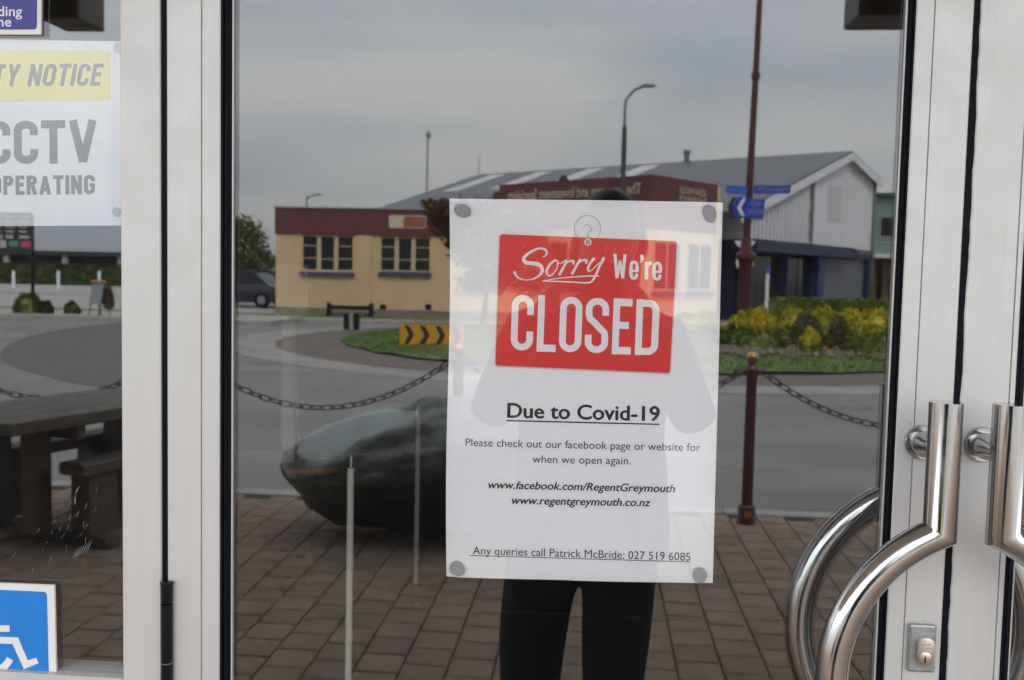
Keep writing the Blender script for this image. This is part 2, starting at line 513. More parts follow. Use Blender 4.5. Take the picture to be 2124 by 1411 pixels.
tag(MB().add([(-700, -700, -0.16), (700, -700, -0.16), (700, 300, -0.16), (-700, 300, -0.16)], [(0,1,2,3)]).build('ground', ASPHALT), kind='structure')
KERB_V = 5.42
tag(MB().box((-60, -75, -0.158), (60, -KERB_V - 0.15, ROADZ)).build('road', ASPHALT), kind='structure')
kb = tag(MB().box((-12, -KERB_V - 0.15, -0.156), (-9.1, -KERB_V, -0.004)).build('kerb', CONC), kind='structure')
kx = -9.0
while kx < 9.2:                       # kerb stones
    MB().box((kx, -KERB_V - 0.15, -0.156), (kx + 0.89, -KERB_V, -0.002)).build('kerb_stone', CONC, kb, bevel=0.012)
    kx += 0.9
pav = tag(MB().box((-12, -KERB_V + 0.002, -0.157), (12, -0.0, -0.012)).build('pavement', BED), kind='structure')
PX = PY = 0.181
ph = gnd(717.6, 1176).x
cells = []
for i in range(-52, 52):
    x = ph + i * PX
    for j in range(0, 31):
        yv = 0.02 + (j + (0.5 if i % 2 else 0)) * PY
        if yv + PY > KERB_V: continue
        cells.append((x, yv, i, j))
bm_v = MB(); e = 0.003
hb = PX / 2 - e
def paver_geo(h):
    c = 0.006; b = []
    return ([(-hb,-hb,-0.03),(hb,-hb,-0.03),(hb,hb,-0.03),(-hb,hb,-0.03),(-hb,-hb,-c),(hb,-hb,-c),(hb,hb,-c),(-hb,hb,-c),
             (-hb+c,-hb+c,0),(hb-c,-hb+c,0),(hb-c,hb-c,0),(-hb+c,hb-c,0)],
            [(0,1,5,4),(1,2,6,5),(2,3,7,6),(3,0,4,7),(4,5,9,8),(5,6,10,9),(6,7,11,10),(7,4,8,11),(8,9,10,11)])
pv, pf = paver_geo(0)
pm = []
for m_ in (PAVER, PAVER_B):
    me = bpy.data.meshes.new('paver'); me.from_pydata(pv, [], pf); me.materials.append(m_); pm.append(me)
def paver_score(c):
    x, yv = c[0] + PX/2, c[1] + PY/2
    t = yv + DIST
    ok = -1.75 < x < 1.75 and 2.5 < yv < 5.0
    return (0 if ok else 1, t + abs(x) * 0.2)
cells.sort(key=paver_score)
rest = MB()
for k, (x, yv, i, j) in enumerate(cells):
    M = Matrix.Translation((x + PX/2, -(yv + PY/2), random.uniform(-0.0015, 0.0015))) @ Euler((random.uniform(-.008, .008), random.uniform(-.008, .008), random.uniform(-.006, .006))).to_matrix().to_4x4()
    if k < 300:
        inst(pm[random.random() < 0.35], 'paver', pav, M)
    else:
        rest.add([M @ Vector(v) for v in pv], pf)
tag(rest.build('pavers_beyond', PAVER, pav), kind='stuff')

# roundabout: concrete ring, brown apron, grass island
RC = Vector((1.0, -(23.9 - DIST), 0))
def ring(r0, r1, z, n=96):
    vs, fs = [], []
    for i in range(n):
        a = 2 * math.pi * i / n
        for r in (r0, r1): vs.append((RC.x + r*math.cos(a), RC.y + r*math.sin(a), z))
    for i in range(n): fs.append((2*i, 2*i+1, 2*((i+1) % n)+1, 2*((i+1) % n)))
    return MB().add(vs, fs)
tag(ring(8.5, 9.6, ROADZ + 0.006).build('roundabout_rim', mat('worn concrete', (0.2, 0.195, 0.185), 0.9, scale=1.2, bump=0.2, bscale=30, col2=(0.31, 0.3, 0.285))), kind='structure')
tag(ring(6.7, 8.54, ROADZ + 0.011).build('roundabout_apron', APRON), kind='structure')
isl = MB(); nr = 14
isl.v.append(Vector((RC.x, RC.y, 0.22)))
for k in range(1, nr + 1):
    rr = 7.0 * k / nr
    for i in range(64):
        a = 2 * math.pi * i / 64
        w = 1 + 0.012 * math.sin(9*a) + 0.01*math.sin(23*a + k)
        isl.v.append(Vector((RC.x + rr*w*math.cos(a), RC.y + rr*w*math.sin(a), -0.06 + 0.28 * (1 - (k/nr)**2) + random.uniform(-.012, .012))))
for i in range(64): isl.f.append((0, 1 + i, 1 + (i+1) % 64))
for k in range(nr - 1):
    for i in range(64):
        a, b = 1 + k*64, 1 + (k+1)*64
        isl.f.append((a + i, b + i, b + (i+1) % 64, a + (i+1) % 64))
tag(isl.build('roundabout_island', GRASS, smooth=True), kind='structure')
def blades(name, area, n, hmin, hmax, m, zf):
    g = MB()
    for _ in range(n):
        x, y = area()
        z = zf(x, y); h = random.uniform(hmin, hmax); a = random.uniform(0, math.tau); w = 0.02
        dx, dy = math.cos(a) * w, math.sin(a) * w
        lx, ly = random.uniform(-.04, .04), random.uniform(-.04, .04)
        g.add([(x - dx, y - dy, z), (x + dx, y + dy, z), (x + lx, y + ly, z + h)], [(0, 1, 2)])
    return tag(g.build(name, m), 'short green lawn grass on the roundabout island', 'grass', kind='stuff')
def isl_area():
    a = random.uniform(0, math.tau); r = 7.0 * math.sqrt(random.random())
    return RC.x + r*math.cos(a), RC.y + r*math.sin(a)
def isl_z(x, y): return -0.06 + 0.28 * (1 - ((x - RC.x)**2 + (y - RC.y)**2) / 49) - 0.01
blades('lawn_grass', isl_area, 30000, 0.03, 0.09, GRASS, isl_z)
# newer asphalt patch on the road, seen past the picnic table
pts = [gnd(a, b, ROADZ + 0.006) for a, b in ((258, 668), (160, 678), (60, 696), (5, 722), (0, 745), (40, 765), (130, 790), (258, 812), (420, 850), (470, 860), (470, 690), (380, 672))]
tag(MB().sheet(pts).build('road_patch', ASPHALT2), kind='structure')
# verge and footpath before the cream building
tag(MB().box((-40, -48, ROADZ - 0.02), (9, -29.6, -0.02)).build('footpath', CONC), kind='structure')
p0 = gnd(483, 660, 0.0); 
tag(MB().box((-40, -32.2, -0.04), (-1.5, -30.6, 0.004)).build('grass_verge', GRASS), kind='structure')
# kerbed traffic island on the left with planting
q = gnd(120, 664, ROADZ)
tag(MB().box((-60, q.y - 3.6, ROADZ - 0.02), (-9.5, q.y, ROADZ + 0.13)).build('traffic_island', CONC), kind='structure')
tag(MB().box((-60, -110, ROADZ - 0.03), (-20, -52, ROADZ + 0.02)).build('car_park', CONC), kind='structure')

# ------------------------------------------------------------------ foyer and facade behind and around the door
DARKWALL = mat('dark foyer wall', (0.03, 0.028, 0.026), 0.8, var=0.2, scale=1.5)
CARPET = mat('dark carpet', (0.012, 0.011, 0.012), 0.95, var=0.3, scale=60, bump=0.2, bscale=300)
RENDER = mat('cream facade render', (0.5, 0.46, 0.38), 0.85, var=0.06, scale=2, bump=0.1, bscale=80)
tag(MB().box((-4, 0.06, -0.15), (4, 7, 0)).build('foyer_floor', CARPET), kind='structure')
tag(MB().box((-4, 0.06, 3.0), (4, 7, 3.15)).build('foyer_ceiling', DARKWALL), kind='structure')
tag(MB().box((-4.15, 0.06, -0.15), (-4, 7, 3.15)).build('foyer_wall_left', DARKWALL), kind='structure')
tag(MB().box((4, 0.06, -0.15), (4.15, 7, 3.15)).build('foyer_wall_right', DARKWALL), kind='structure')
tag(MB().box((-4.15, 7, -0.15), (4.15, 7.15, 3.15)).build('foyer_wall_back', DARKWALL), kind='structure')
zl = gnd(1235, 1275).y
tag(MB().box((-3.9, -zl - 0.012, 0.0), (3.9, -zl + 0.012, 0.006)).build('floor_trim', STEEL), kind='structure')
TOPZ = 2.12
X = lambda px, y=-0.012: door(px, 705, y).x
XM0, XM1 = X(251.5), X(333)          # mullion
XS0, XS1 = X(346.5), X(456)          # hinge stile of the left leaf
XG0, XG1 = X(482.5, 0), X(1848, 0)   # glass of the left leaf
XT0, XT1 = X(1868), X(1985)          # lock stile of the left leaf
XU0, XU1 = X(2000), X(2113)          # lock stile of the right leaf
GAP = 0.012
XRG1 = XU1 + (XG1 - XG0) + 2*GAP     # far end of the right leaf glass
XR1 = XRG1 + (XS1 - XS0) + GAP
XSL0 = XM0 - 0.85                    # far end of the sidelight
tag(MB().box((-9, -0.02, -0.15), (XSL0 - 0.05, 0.06, 4.8)).build('facade_wall_left', RENDER), kind='structure')
tag(MB().box((XR1 + 0.06, -0.02, -0.15), (9, 0.06, 4.8)).build('facade_wall_right', RENDER), kind='structure')
tag(MB().box((XSL0 - 0.05, -0.02, TOPZ + 0.05), (XR1 + 0.06, 0.06, 4.8)).build('facade_wall_over_door', RENDER), kind='structure')
tag(MB().box((-9, 0.06, 4.7), (9, 12, 4.82)).build('theatre_roof', DARKWALL), kind='structure')
SOFFIT = mat('verandah soffit', (0.55, 0.54, 0.5), 0.7, var=0.06, scale=2)
ver = thing('verandah', 'cream lined verandah roof over the pavement outside the theatre doors', 'verandah', (0, -2, 3.2))
MB().box((-9, -2.5, 3.22), (9, -0.02, 3.30)).build('soffit', SOFFIT, ver)
MB().box((-9, -2.56, 3.20), (9, -2.5, 3.62)).build('fascia', mat('maroon fascia', (0.16, 0.03, 0.03), 0.5), ver)
MB().box((-9, -2.5, 3.32), (9, -0.02, 3.38)).build('roof_sheet', mat('galvanised sheet', (0.4, 0.41, 0.42), 0.5, 0.6), ver)
BROWNBOX = mat('bronze light housing', (0.13, 0.105, 0.075), 0.5, var=0.15)
for (a0, a1, b, V, lab) in ((75, 160, 38, 2.4, 'small dark bronze light box hung under the verandah above the picnic table'),
                            (1781, 1960, 32, 2.3, 'wide dark bronze light box hung under the verandah by the door handles')):
    A, B = mir(a0, b, V), mir(a1, b, V)
    bx = thing('soffit_light', lab, 'light fitting', ((A.x + B.x)/2, -V, A.z))
    z0 = A.z; z1 = min(3.22, z0 + 0.9)
    MB().box((A.x, -V - 0.2, z0), (B.x, -V, z1)).build('housing', BROWNBOX, bx, bevel=0.008)
    MB().box((A.x + 0.03, -V + 0.002, z0 + 0.03), (B.x - 0.03, -V + 0.012, z1 - 0.06)).build('lens', mat('smoked lens', (0.1, 0.09, 0.075), 0.25), bx, bevel=0.006)

# ================================================================== THE DOORS
YF, YB = -0.012, 0.034               # faces of the frame sections
def extrusion(x0, x1, z0, z1, name, parent, groove=None, jag=False):
    """upright aluminium section with eased edges and an optional joint groove"""
    prof = []
    c = 0.0012
    front = [(x0, YF + c), (x0 + c, YF)]
    if groove: front += [(groove - 0.0008, YF), (groove - 0.0004, YF + 0.0025), (groove + 0.0004, YF + 0.0025), (groove + 0.0008, YF)]
    front += [(x1 - c, YF), (x1, YF + c)]
    prof = front + [(x1, YB), (x0, YB)]
    m = MB()
    if not jag:
        m.prism([(x, y, z0) for x, y in prof], (0, 0, z1 - z0))
    else:
        n = 260; zs = [z0 + (z1 - z0) * i / n for i in range(n + 1)]; k = len(prof)
        w = 0
        for z in zs:
            w = 0.75 * w + random.uniform(-0.0006, 0.0006)
            for i, (x, y) in enumerate(prof):
                m.v.append(Vector((x + (w if i in (0, 1, k - 1) else 0), y, z)))
        for i in range(n):
            for j in range(k): m.f.append((i*k + j, i*k + (j+1) % k, (i+1)*k + (j+1) % k, (i+1)*k + j))
    return m.build(name, ALU, parent)
def gasket(xs, xg, z0, z1, parent):
    """ribbed black seal running from the section to the glass"""
    d = xg - xs; m = MB()
    prof = [(xs, -0.0105), (xs + d*0.28, -0.0112), (xs + d*0.34, -0.0075), (xs + d*0.42, -0.0095), (xs + d*0.66, -0.0075), (xs + d*0.72, -0.005), (xs + d, -0.003), (xs + d, -0.0004), (xs, -0.0004)]
    m.prism([(x, y, z0) for x, y in prof], (0, 0, z1 - z0))
    g = m.build('gasket', BLACK, parent)
    MB().box((min(xg, xg + math.copysign(0.0016, d)), -0.003, z0), (max(xg, xg + math.copysign(0.0016, d)), -0.0004, z1)).build('glazing_bead', ALU, parent)
    return g
def pane(x0, x1, z0, z1, parent):
    return MB().box((x0, 0.0, z0), (x1, 0.006, z1)).build('glass_pane', GLASS, parent)

left = thing('glass_door', 'aluminium framed glass door with the closed notice stuck inside it', 'door', (XS0, 0, 0), 'pair of glass entrance doors')
extrusion(XS0, XS1, 0.02, TOPZ, 'hinge_stile', left, groove=X(418))
extrusion(XT0, XT1, 0.02, TOPZ, 'lock_stile', left, groove=X(1905))
gasket(XS1, XG0, 0.14, TOPZ - 0.07, left)
gasket(XT0, XG1, 0.14, TOPZ - 0.07, left)
MB().box((XS1 + .0005, YF + .0005, 0.02), (XT0 - .0005, YB, 0.14)).build('bottom_rail', ALU, left)
MB().box((XS1 + .0005, YF + .0005, TOPZ - 0.07), (XT0 - .0005, YB, TOPZ)).build('top_rail', ALU, left)
pane(XS1 + 0.001, XT0 - 0.001, 0.1405, TOPZ - 0.0705, left)
# scratches in the glass, and the rubbed marks on the sidelight
SCR = mat('scratch', (0.16, 0.16, 0.17), 0.8)
# black barrel hinge standing in the gap
HX = X(345, -0.016); 
zt = door(345, 1207, -0.016).z; zj = door(345, 1251, -0.016).z; zk = door(345, 1374, -0.016).z
hg = MB().lathe((HX, -0.016, zt - 0.16), [(0.0062, 0), (0.0068, 0.001), (0.0068, 0.16 - (zt - zj) - 0.0008)], 16).build('hinge', BLACKM, left, smooth=True)
MB().lathe((HX, -0.016, zj + 0.0006), [(0.0062, 0), (0.0068, 0.001), (0.0068, zt - zj - 0.003), (0.0076, zt - zj - 0.0028), (0.0076, zt - zj - 0.0008), (0.006, zt - zj)], 16).build('knuckle', BLACKM, hg, smooth=True)
MB().lathe((HX, -0.016, zk - 0.0006), [(0.00695, 0), (0.00695, 0.0012)], 16).build('joint_ring', mat('worn steel', (0.25, 0.25, 0.25), 0.4, 0.8), hg, smooth=True)
MB().lathe((HX, -0.016, 0.25), [(0.0068, 0), (0.0068, 0.2)], 16).build('hinge', BLACKM, left, smooth=True)

right = thing('glass_door', 'aluminium framed glass door without any notice', 'door', (XU0, 0, 0), 'pair of glass entrance doors')
extrusion(XU0, XU1, 0.02, TOPZ, 'lock_stile', right, groove=X(2100), jag=True)
extrusion(XRG1 + GAP, XR1, 0.02, TOPZ, 'hinge_stile', right)
gasket(XU1, XU1 + GAP, 0.14, TOPZ - 0.07, right)
gasket(XRG1 + GAP, XRG1, 0.14, TOPZ - 0.07, right)
MB().box((XU1 + .0005, YF + .0005, 0.02), (XRG1 + GAP - .0005, YB, 0.14)).build('bottom_rail', ALU, right)
MB().box((XU1 + .0005, YF + .0005, TOPZ - 0.07), (XRG1 + GAP - .0005, YB, TOPZ)).build('top_rail', ALU, right)
pane(XU1 + 0.001, XRG1 + GAP - 0.001, 0.1405, TOPZ - 0.0705, right)
MB().box((XT1 + 0.0003, -0.0095, 0.02), (XU0 + 0.003, 0.03, TOPZ)).build('meeting_seal', BLACK, right)

# pull handles: upright tube, mitred into an arc that bows away from the meeting edge
HY = -0.078; HR = 0.0163
def pull_handle(parent, sgn, xc, inside=False):
    ztop = door(1961, 834.5, HY).z
    zm = door(1953, 1105, HY).z
    A0 = door(1953, 1105, HY); CC = door(2088, 1425, HY)
    dx, dz = CC.x - A0.x, A0.z - CC.z
    rad = math.hypot(dx, dz)
    cx = xc + dx                    # drawn for the left leaf, mirrored by sgn
    tilt = 0.0
    a0 = math.atan2(dz, -dx); a1 = 2 * math.pi - a0
    sx = lambda x: x if sgn > 0 else 2 * xc - x
    arc = []
    n = 40
    for i in range(n + 1):
        a = a0 + (a1 - a0) * i / n
        arc.append(Vector((sx(cx + rad*math.cos(a)), HY, CC.z + rad*math.sin(a))))
    zbot = 2*CC.z - zm; zlow = 2*CC.z - ztop
    pts = [Vector((xc, HY, ztop))] + [Vector((xc, HY, zm + (ztop - zm)*k)) for k in (0.66, 0.33, 0.001)]
    h = MB(); HYo = HY
    # swept with mitred joints so that both tubes meet in one clean seam
    path = [Vector((xc, HY, ztop))] + arc + [Vector((xc, HY, zlow))]
    seg = 28; k0 = 0
    for i, p in enumerate(path):
        if i == 0: t = (path[1] - p).normalized(); mt = t
        elif i == len(path) - 1: t = (p - path[i-1]).normalized(); mt = t
        else:
            t1 = (p - path[i-1]).normalized(); t2 = (path[i+1] - p).normalized(); mt = (t1 + t2).normalized()
            t = t1
        yv = Vector((0, 1, 0)); side = t.cross(yv).normalized()
        for j in range(seg):
            an = 2*math.pi*j/seg
            o = (yv*math.cos(an) + side*math.sin(an)) * HR
            if 0 < i < len(path) - 1:               # push along t1 onto the mitre plane
                o = o - t * (o.dot(mt) / t.dot(mt))
            h.v.append(p + o)
    for i in range(len(path) - 1):
        for j in range(seg): h.f.append((i*seg + j, i*seg + (j+1) % seg, (i+1)*seg + (j+1) % seg, (i+1)*seg + j))
    h.f.append(tuple(range(seg))[::-1]); h.f.append(tuple(range((len(path)-1)*seg, len(path)*seg)))
    if inside:
        for v in h.v: v.y = -v.y + 0.012
    ho = h.build('pull_handle', STEEL, parent, smooth=True)
    zr = door(1908, 917, YF).z
    if inside:
        for z in (zr, 2*CC.z - zr):
            MB().lathe((xc, YB, z), [(0.0186, 0), (0.0186, 0.0035), (0.0176, 0.0048)], 28, 'y').build('rosette', STEEL, ho, smooth=True)
            MB().lathe((xc, YB, z), [(0.0138, 0.003), (0.0085, 0.02), (0.0085, 0.012 - HY - YB - 0.012)], 24, 'y').build('mounting_post', STEEL, ho, smooth=True)
        return ho
    for z in (zr, 2*CC.z - zr):
        MB().lathe((xc, YF, z), [(0.0186, 0), (0.0186, -0.0035), (0.0176, -0.0048), (0.0165, -0.0048), (0.0165, -0.0040), (0.0152, -0.0040)], 28, 'y').build('rosette', STEEL, ho, smooth=True)
        MB().lathe((xc, YF, z), [(0.0138, -0.003), (0.0138, -0.018), (0.0085, -0.026), (0.0085, HY - YF + HR - 0.003)], 24, 'y').build('mounting_post', STEEL, ho, smooth=True)
    return ho
pull_handle(left, 1, door(1957, 950, HY).x)
pull_handle(right, -1, door(2090, 950, HY).x)
pull_handle(left, 1, door(1957, 950, HY).x, True)
pull_handle(right, -1, door(2090, 950, HY).x, True)
# lock case with oval cylinder
a = door(1913, 1346, YF - 0.006); hw = 0.0143; hh = 0.0262
lk = MB().box((a.x - hw, YF - 0.0065, a.z - hh), (a.x + hw, YF - 0.0001, a.z + hh)).build('lock_case', ZINC, left, bevel=0.0025)
lk.data.polygons.foreach_set('use_smooth', [False] * len(lk.data.polygons))
def oval(c, r, half, y0, y1, m, name, parent, seg=24, bev=0.0005):
    pts = []
    for i in range(seg):
        an = 2*math.pi*i/seg + 1e-4
        pts.append((c[0] + r*math.cos(an), c[1] + r*math.sin(an) + (half if math.sin(an) > 0 else -half)))
    return MB().prism([(x, y1, z) for x, z in pts], (0, y0 - y1, 0)).build(name, m, parent, smooth=True, bevel=bev)
c0 = door(1921, 1353, YF - 0.012)
oval((c0.x, c0.z), 0.0091, 0.0066, YF - 0.0064, YF - 0.0135, NICKEL, 'cylinder', lk)
c1 = door(1919.5, 1366, YF - 0.0135)
MB().lathe((c1.x, YF - 0.0134, c1.z), [(0.0073, 0.001), (0.0073, -0.00015), (0.0071, -0.00015)], 28, 'y').build('plug_groove', BLACKM, lk, smooth=True)
MB().lathe((c1.x, YF - 0.0136, c1.z), [(0.0069, 0.001), (0.0069, -0.0004), (0.0066, -0.0006)], 28, 'y').build('plug', NICKEL, lk, smooth=True)
kh = MB()
stroke(kh, [(1919.6, 1362, 1.2), (1919.4, 1366, 3.6), (1918.8, 1370, 3.2), (1919, 1376, 3.4)], YF - 0.01435)
kh.build('keyhole', BLACKM, lk)
text('RANA', (1913, 1340), (1931, 1340), 4.2, YF - 0.0137, GREYINK, lk)
text('SECURITY', (1908, 1348), (1934, 1348), 4.2, YF - 0.0137, GREYINK, lk)
sc = MB()
random.seed(21)
for _ in range(46):
    xx_ = random.choice((random.uniform(258, 328), random.uniform(352, 450), random.uniform(1890, 1945), random.uniform(1910, 1960)))
    disc(sc, (xx_, random.uniform(10, 700) if xx_ > 1500 else random.uniform(10, 1400)), random.uniform(0.4, 1.1), random.uniform(0.4, 0.9), YF - 0.0003, seg=6)
for (x, y) in ((1888, 877), (1889.5, 879), (1889, 973), (1917, 1288), (1939, 1384)):
    disc(sc, (x, y), 1.6, 1.3, YF - 0.0003, seg=8)
tag(sc.build('pock_marks', mat('bare pock mark', (0.35, 0.34, 0.33), 0.5, 0.4), left), kind='stuff')

# sidelight
side = thing('sidelight_window', 'fixed glass sidelight with notices stuck on it beside the hinge of the door', 'window', (XM0, 0, 0))
extrusion(XM0, XM1, 0.0, TOPZ, 'mullion', side)
MB().box((XM1 + 0.0003, -0.0085, 0.0), (XS0 - 0.0004, 0.03, TOPZ)).build('door_seal', BLACK, side)
extrusion(XSL0 - 0.05, XSL0, 0.0, TOPZ, 'jamb', side)
zr = door(180, 1404, YF).z
MB().box((XSL0 + .0005, YF + .0005, zr - 0.05), (XM0 - .0005, YB, zr)).build('mid_rail', ALU, side)
MB().box((XSL0 + .0005, YF + .0005, TOPZ - 0.06), (XM0 - .0005, YB, TOPZ)).build('top_rail', ALU, side)
MB().box((XSL0 + .0005, YF + .0005, 0), (XM0 - .0005, YB, 0.12)).build('bottom_rail', ALU, side)
pane(XSL0 + 0.001, XM0 - 0.001, zr + 0.0005, TOPZ - 0.0605, side)
pane(XSL0 + 0.001, XM0 - 0.001, 0.1205, zr - 0.0505, side)
sm = MB(); random.seed(3)
for _ in range(34):
    x = random.uniform(108, 186); y = random.uniform(1010, 1160)
    if random.random() < 0.35: x = random.uniform(20, 230); y = random.uniform(930, 1180)
    L = random.uniform(4, 16); k = random.uniform(-6, 6)
    stroke(sm, [(x, y, 0.5), (x - 3 + k*0.3, y + L*0.5, random.uniform(0.5, 1.2)), (x - 5 + k, y + L, 0.3)], -0.0003)
for i in range(7):
    stroke(sm, [(150 + i*5, 1158 - i*2, 0.6), (156 + i*5, 1150 - i*3, 1.6), (160 + i*5, 1138 - i*3, 0.5)], -0.0003)
    stroke(sm, [(166 - i*1.5, 1008 + i*3, 0.5), (158 - i*0.6, 1018 + i*3, 1.2), (157, 1030 + i*3, 0.5)], -0.00032)
tag(sm.build('rubbed_marks', SCR, side), kind='stuff')
top = thing('door_head_frame', 'aluminium head frame across the top of the entrance doors', 'door frame', (0, 0, TOPZ))
MB().box((XSL0 - 0.05, YF - 0.004, TOPZ + 0.002), (XR1 + 0.06, YB, TOPZ + 0.05)).build('head', ALU, top)
MB().box((XR1 + 0.004, YF - 0.004, 0), (XR1 + 0.06, YB, TOPZ + 0.0015)).build('jamb', ALU, top)
MB().box((XSL0 - 0.05, -0.03, -0.012), (XR1 + 0.06, 0.06, 0.006)).build('threshold', STEEL, top)

# ================================================================== NOTICES
YP = 0.0085                      # front of the paper stuck inside the glass
closed = thing('closed_notice', 'white sheet with red sorry we are closed sign stuck inside the glass door', 'notice', door(1210, 1200, YP))
TL, TR, BR, BL = (932, 412), (1500, 420), (1479, 1211), (925, 1198)
pm_ = MB(); nx, ny = 20, 28
for j in range(ny + 1):
    for i in range(nx + 1):
        u, v = i/nx, j/ny
        x = (TL[0]*(1-u) + TR[0]*u)*(1-v) + (BL[0]*(1-u) + BR[0]*u)*v
        y = (TL[1]*(1-u) + TR[1]*u)*(1-v) + (BL[1]*(1-u) + BR[1]*u)*v
        y += 2.5 * math.sin(math.pi*u) * (v - 0.5) * (1 if v > .5 else 0.9) * (0.6 if u < .5 else 1)
        x += (2.2*math.sin(math.pi*v*2.0)) * ((1-u)**6)
        ed = max(0, abs(u - .5)*2 - 0.9) + max(0, abs(v - .5)*2 - 0.94)
        P = door(x, y, YP); P.y += 0.00045 + 0.025*ed*(0.4 + 0.6*math.sin(7*u + 5*v)**2)
        pm_.v.append(P)
for j in range(ny):
    for i in range(nx): pm_.f.append((j*(nx+1)+i, j*(nx+1)+i+1, (j+1)*(nx+1)+i+1, (j+1)*(nx+1)+i))
pm_.build('paper', PAPER, closed, smooth=True)
K2 = lambda x, y: (900 + x/3.36, 380 + y/3.36)
card = [K2(460, 355), K2(1693, 405), K2(1645, 1325), K2(428, 1272)]
m = MB(); pxpoly(m, rounded([(a - s, b + t) for (a, b), s, t in zip(card, (2, -2, -2, 2), (0.5, 0.5, 3, 3))], 8), YP + 0.0002)
m.build('printed_shadow', PALEINK, closed)
m = MB(); pxpoly(m, rounded(card, 7), YP + 0.0001)
rc = m.build('red_card', REDINK, closed)
rc['label'] = 'red rounded card print reading sorry we are closed'
YL = YP - 0.00005
# "CLOSED"
Q = [(533, 1168), (1558, 1203), (1573, 815), (546, 772)]
def cq(u, v):                       # letter space: u in crop pixels 0..1025 across, v 0..1 up
    u = u / 1025.0
    x = (Q[0][0]*(1-u) + Q[1][0]*u)*(1-v) + (Q[3][0]*(1-u) + Q[2][0]*u)*v
    y = (Q[0][1]*(1-u) + Q[1][1]*u)*(1-v) + (Q[3][1]*(1-u) + Q[2][1]*u)*v
    return K2(x, y)
def letter(strokes, name='letter'):
    m = MB()
    for k, (pts, w, sm_, cl) in enumerate(strokes):
        stroke(m, [(*cq(u, v), w/3.36) for u, v in pts], YL - 0.00003*k, smooth=sm_, closed=cl, k=6)
    m.build(name, WHITEINK, rc)
SW = 47; h2 = SW/2; hv = 27/392
def arcpts(cx, cy, rx, ry, a0, a1, n=10):
    return [(cx + rx*math.cos(R(a0 + (a1-a0)*i/n)), cy + ry*math.sin(R(a0 + (a1-a0)*i/n))) for i in range(n + 1)]
ra = 0.135
def bowl(x0, x1):
    return (x0 + x1)/2, (x1 - x0)/2 - h2
cx_, rx_ = bowl(0, 155)
letter([([(cx_ + rx_, 0.64)] + arcpts(cx_, 1 - hv - ra, rx_, ra, 0, 180) + arcpts(cx_, hv + ra, rx_, ra, 180, 360) + [(cx_ + rx_, 0.35)], SW, False, False)])
letter([([(182 + h2, 0), (182 + h2, 1)], SW, False, False), ([(182 + h2, 0.065), (314, 0.065)], 50, False, False)])
cx_, rx_ = bowl(336, 492)
letter([(arcpts(cx_, 1 - hv - ra, rx_, ra, 0, 180) + arcpts(cx_, hv + ra, rx_, ra, 180, 360), SW, False, True)])
cx_, rx_ = bowl(515, 678)
letter([([(cx_ + rx_, 0.68)] + arcpts(cx_, 1 - hv - ra, rx_, ra, 0, 180) + [(cx_ - rx_, 0.70), (cx_ - rx_ + 8, 0.62), (cx_ - 15, 0.545), (cx_ + 18, 0.46), (cx_ + rx_ - 6, 0.38), (cx_ + rx_, 0.30)] + arcpts(cx_, hv + ra, rx_, ra, 0, -180) + [(cx_ - rx_, 0.33)], SW, False, False)])
letter([([(706 + h2, 0), (706 + h2, 1)], SW, False, False), ([(706 + h2, 0.93), (838, 0.93)], 52, False, False), ([(706 + h2, 0.52), (818, 0.52)], 50, False, False), ([(706 + h2, 0.068), (838, 0.068)], 52, False, False)])
letter([([(866 + h2, 0), (866 + h2, 1)], SW, False, False), ([(866 + h2, 1 - hv), (940, 1 - hv)] + arcpts(955, 1 - hv - ra, 48, ra, 80, 0, 6) + arcpts(955, hv + ra, 48, ra, 0, -80, 6) + [(940, hv), (866 + h2, hv)], SW + 2, False, False)])
# "We're"
def crop_letter(strokes, fn=K2, sc_=3.36, parent=None):
    m = MB()
    for k, (pts, sm_, cl) in enumerate(strokes):
        stroke(m, [(*fn(p[0], p[1]), p[2]/sc_) for p in pts], YL - 0.00003*k, smooth=sm_, closed=cl, k=7)
    m.build('letter', WHITEINK, parent or rc)
crop_letter([([(1262, 493, 22), (1276, 662, 20)], False, False), ([(1276, 662, 20), (1297, 540, 16)], False, False), ([(1297, 540, 16), (1316, 664, 20)], False, False), ([(1316, 664, 20), (1332, 497, 22)], False, False)])
def e_letter(x0, y0):
    crop_letter([([(x0 + 8, y0 + 68, 17), (x0 + 58, y0 + 70, 17)], False, False),
                 ([(x0 + 54, y0 + 76, 22), (x0 + 54, y0 + 42, 24), (x0 + 47, y0 + 14, 22), (x0 + 32, y0 + 8, 20), (x0 + 17, y0 + 16, 22), (x0 + 11, y0 + 50, 24), (x0 + 11, y0 + 86, 24), (x0 + 17, y0 + 112, 22), (x0 + 32, y0 + 120, 20), (x0 + 47, y0 + 112, 22), (x0 + 53, y0 + 88, 22)], True, False)])
e_letter(1362, 543)
crop_letter([([(1448, 500, 24), (1451, 522, 24), (1447, 542, 14), (1438, 556, 6)], True, False)])
crop_letter([([(1483, 549, 25), (1481, 671, 25)], False, False), ([(1487, 600, 10), (1496, 566, 20), (1518, 556, 24)], True, False)])
e_letter(1524, 550)
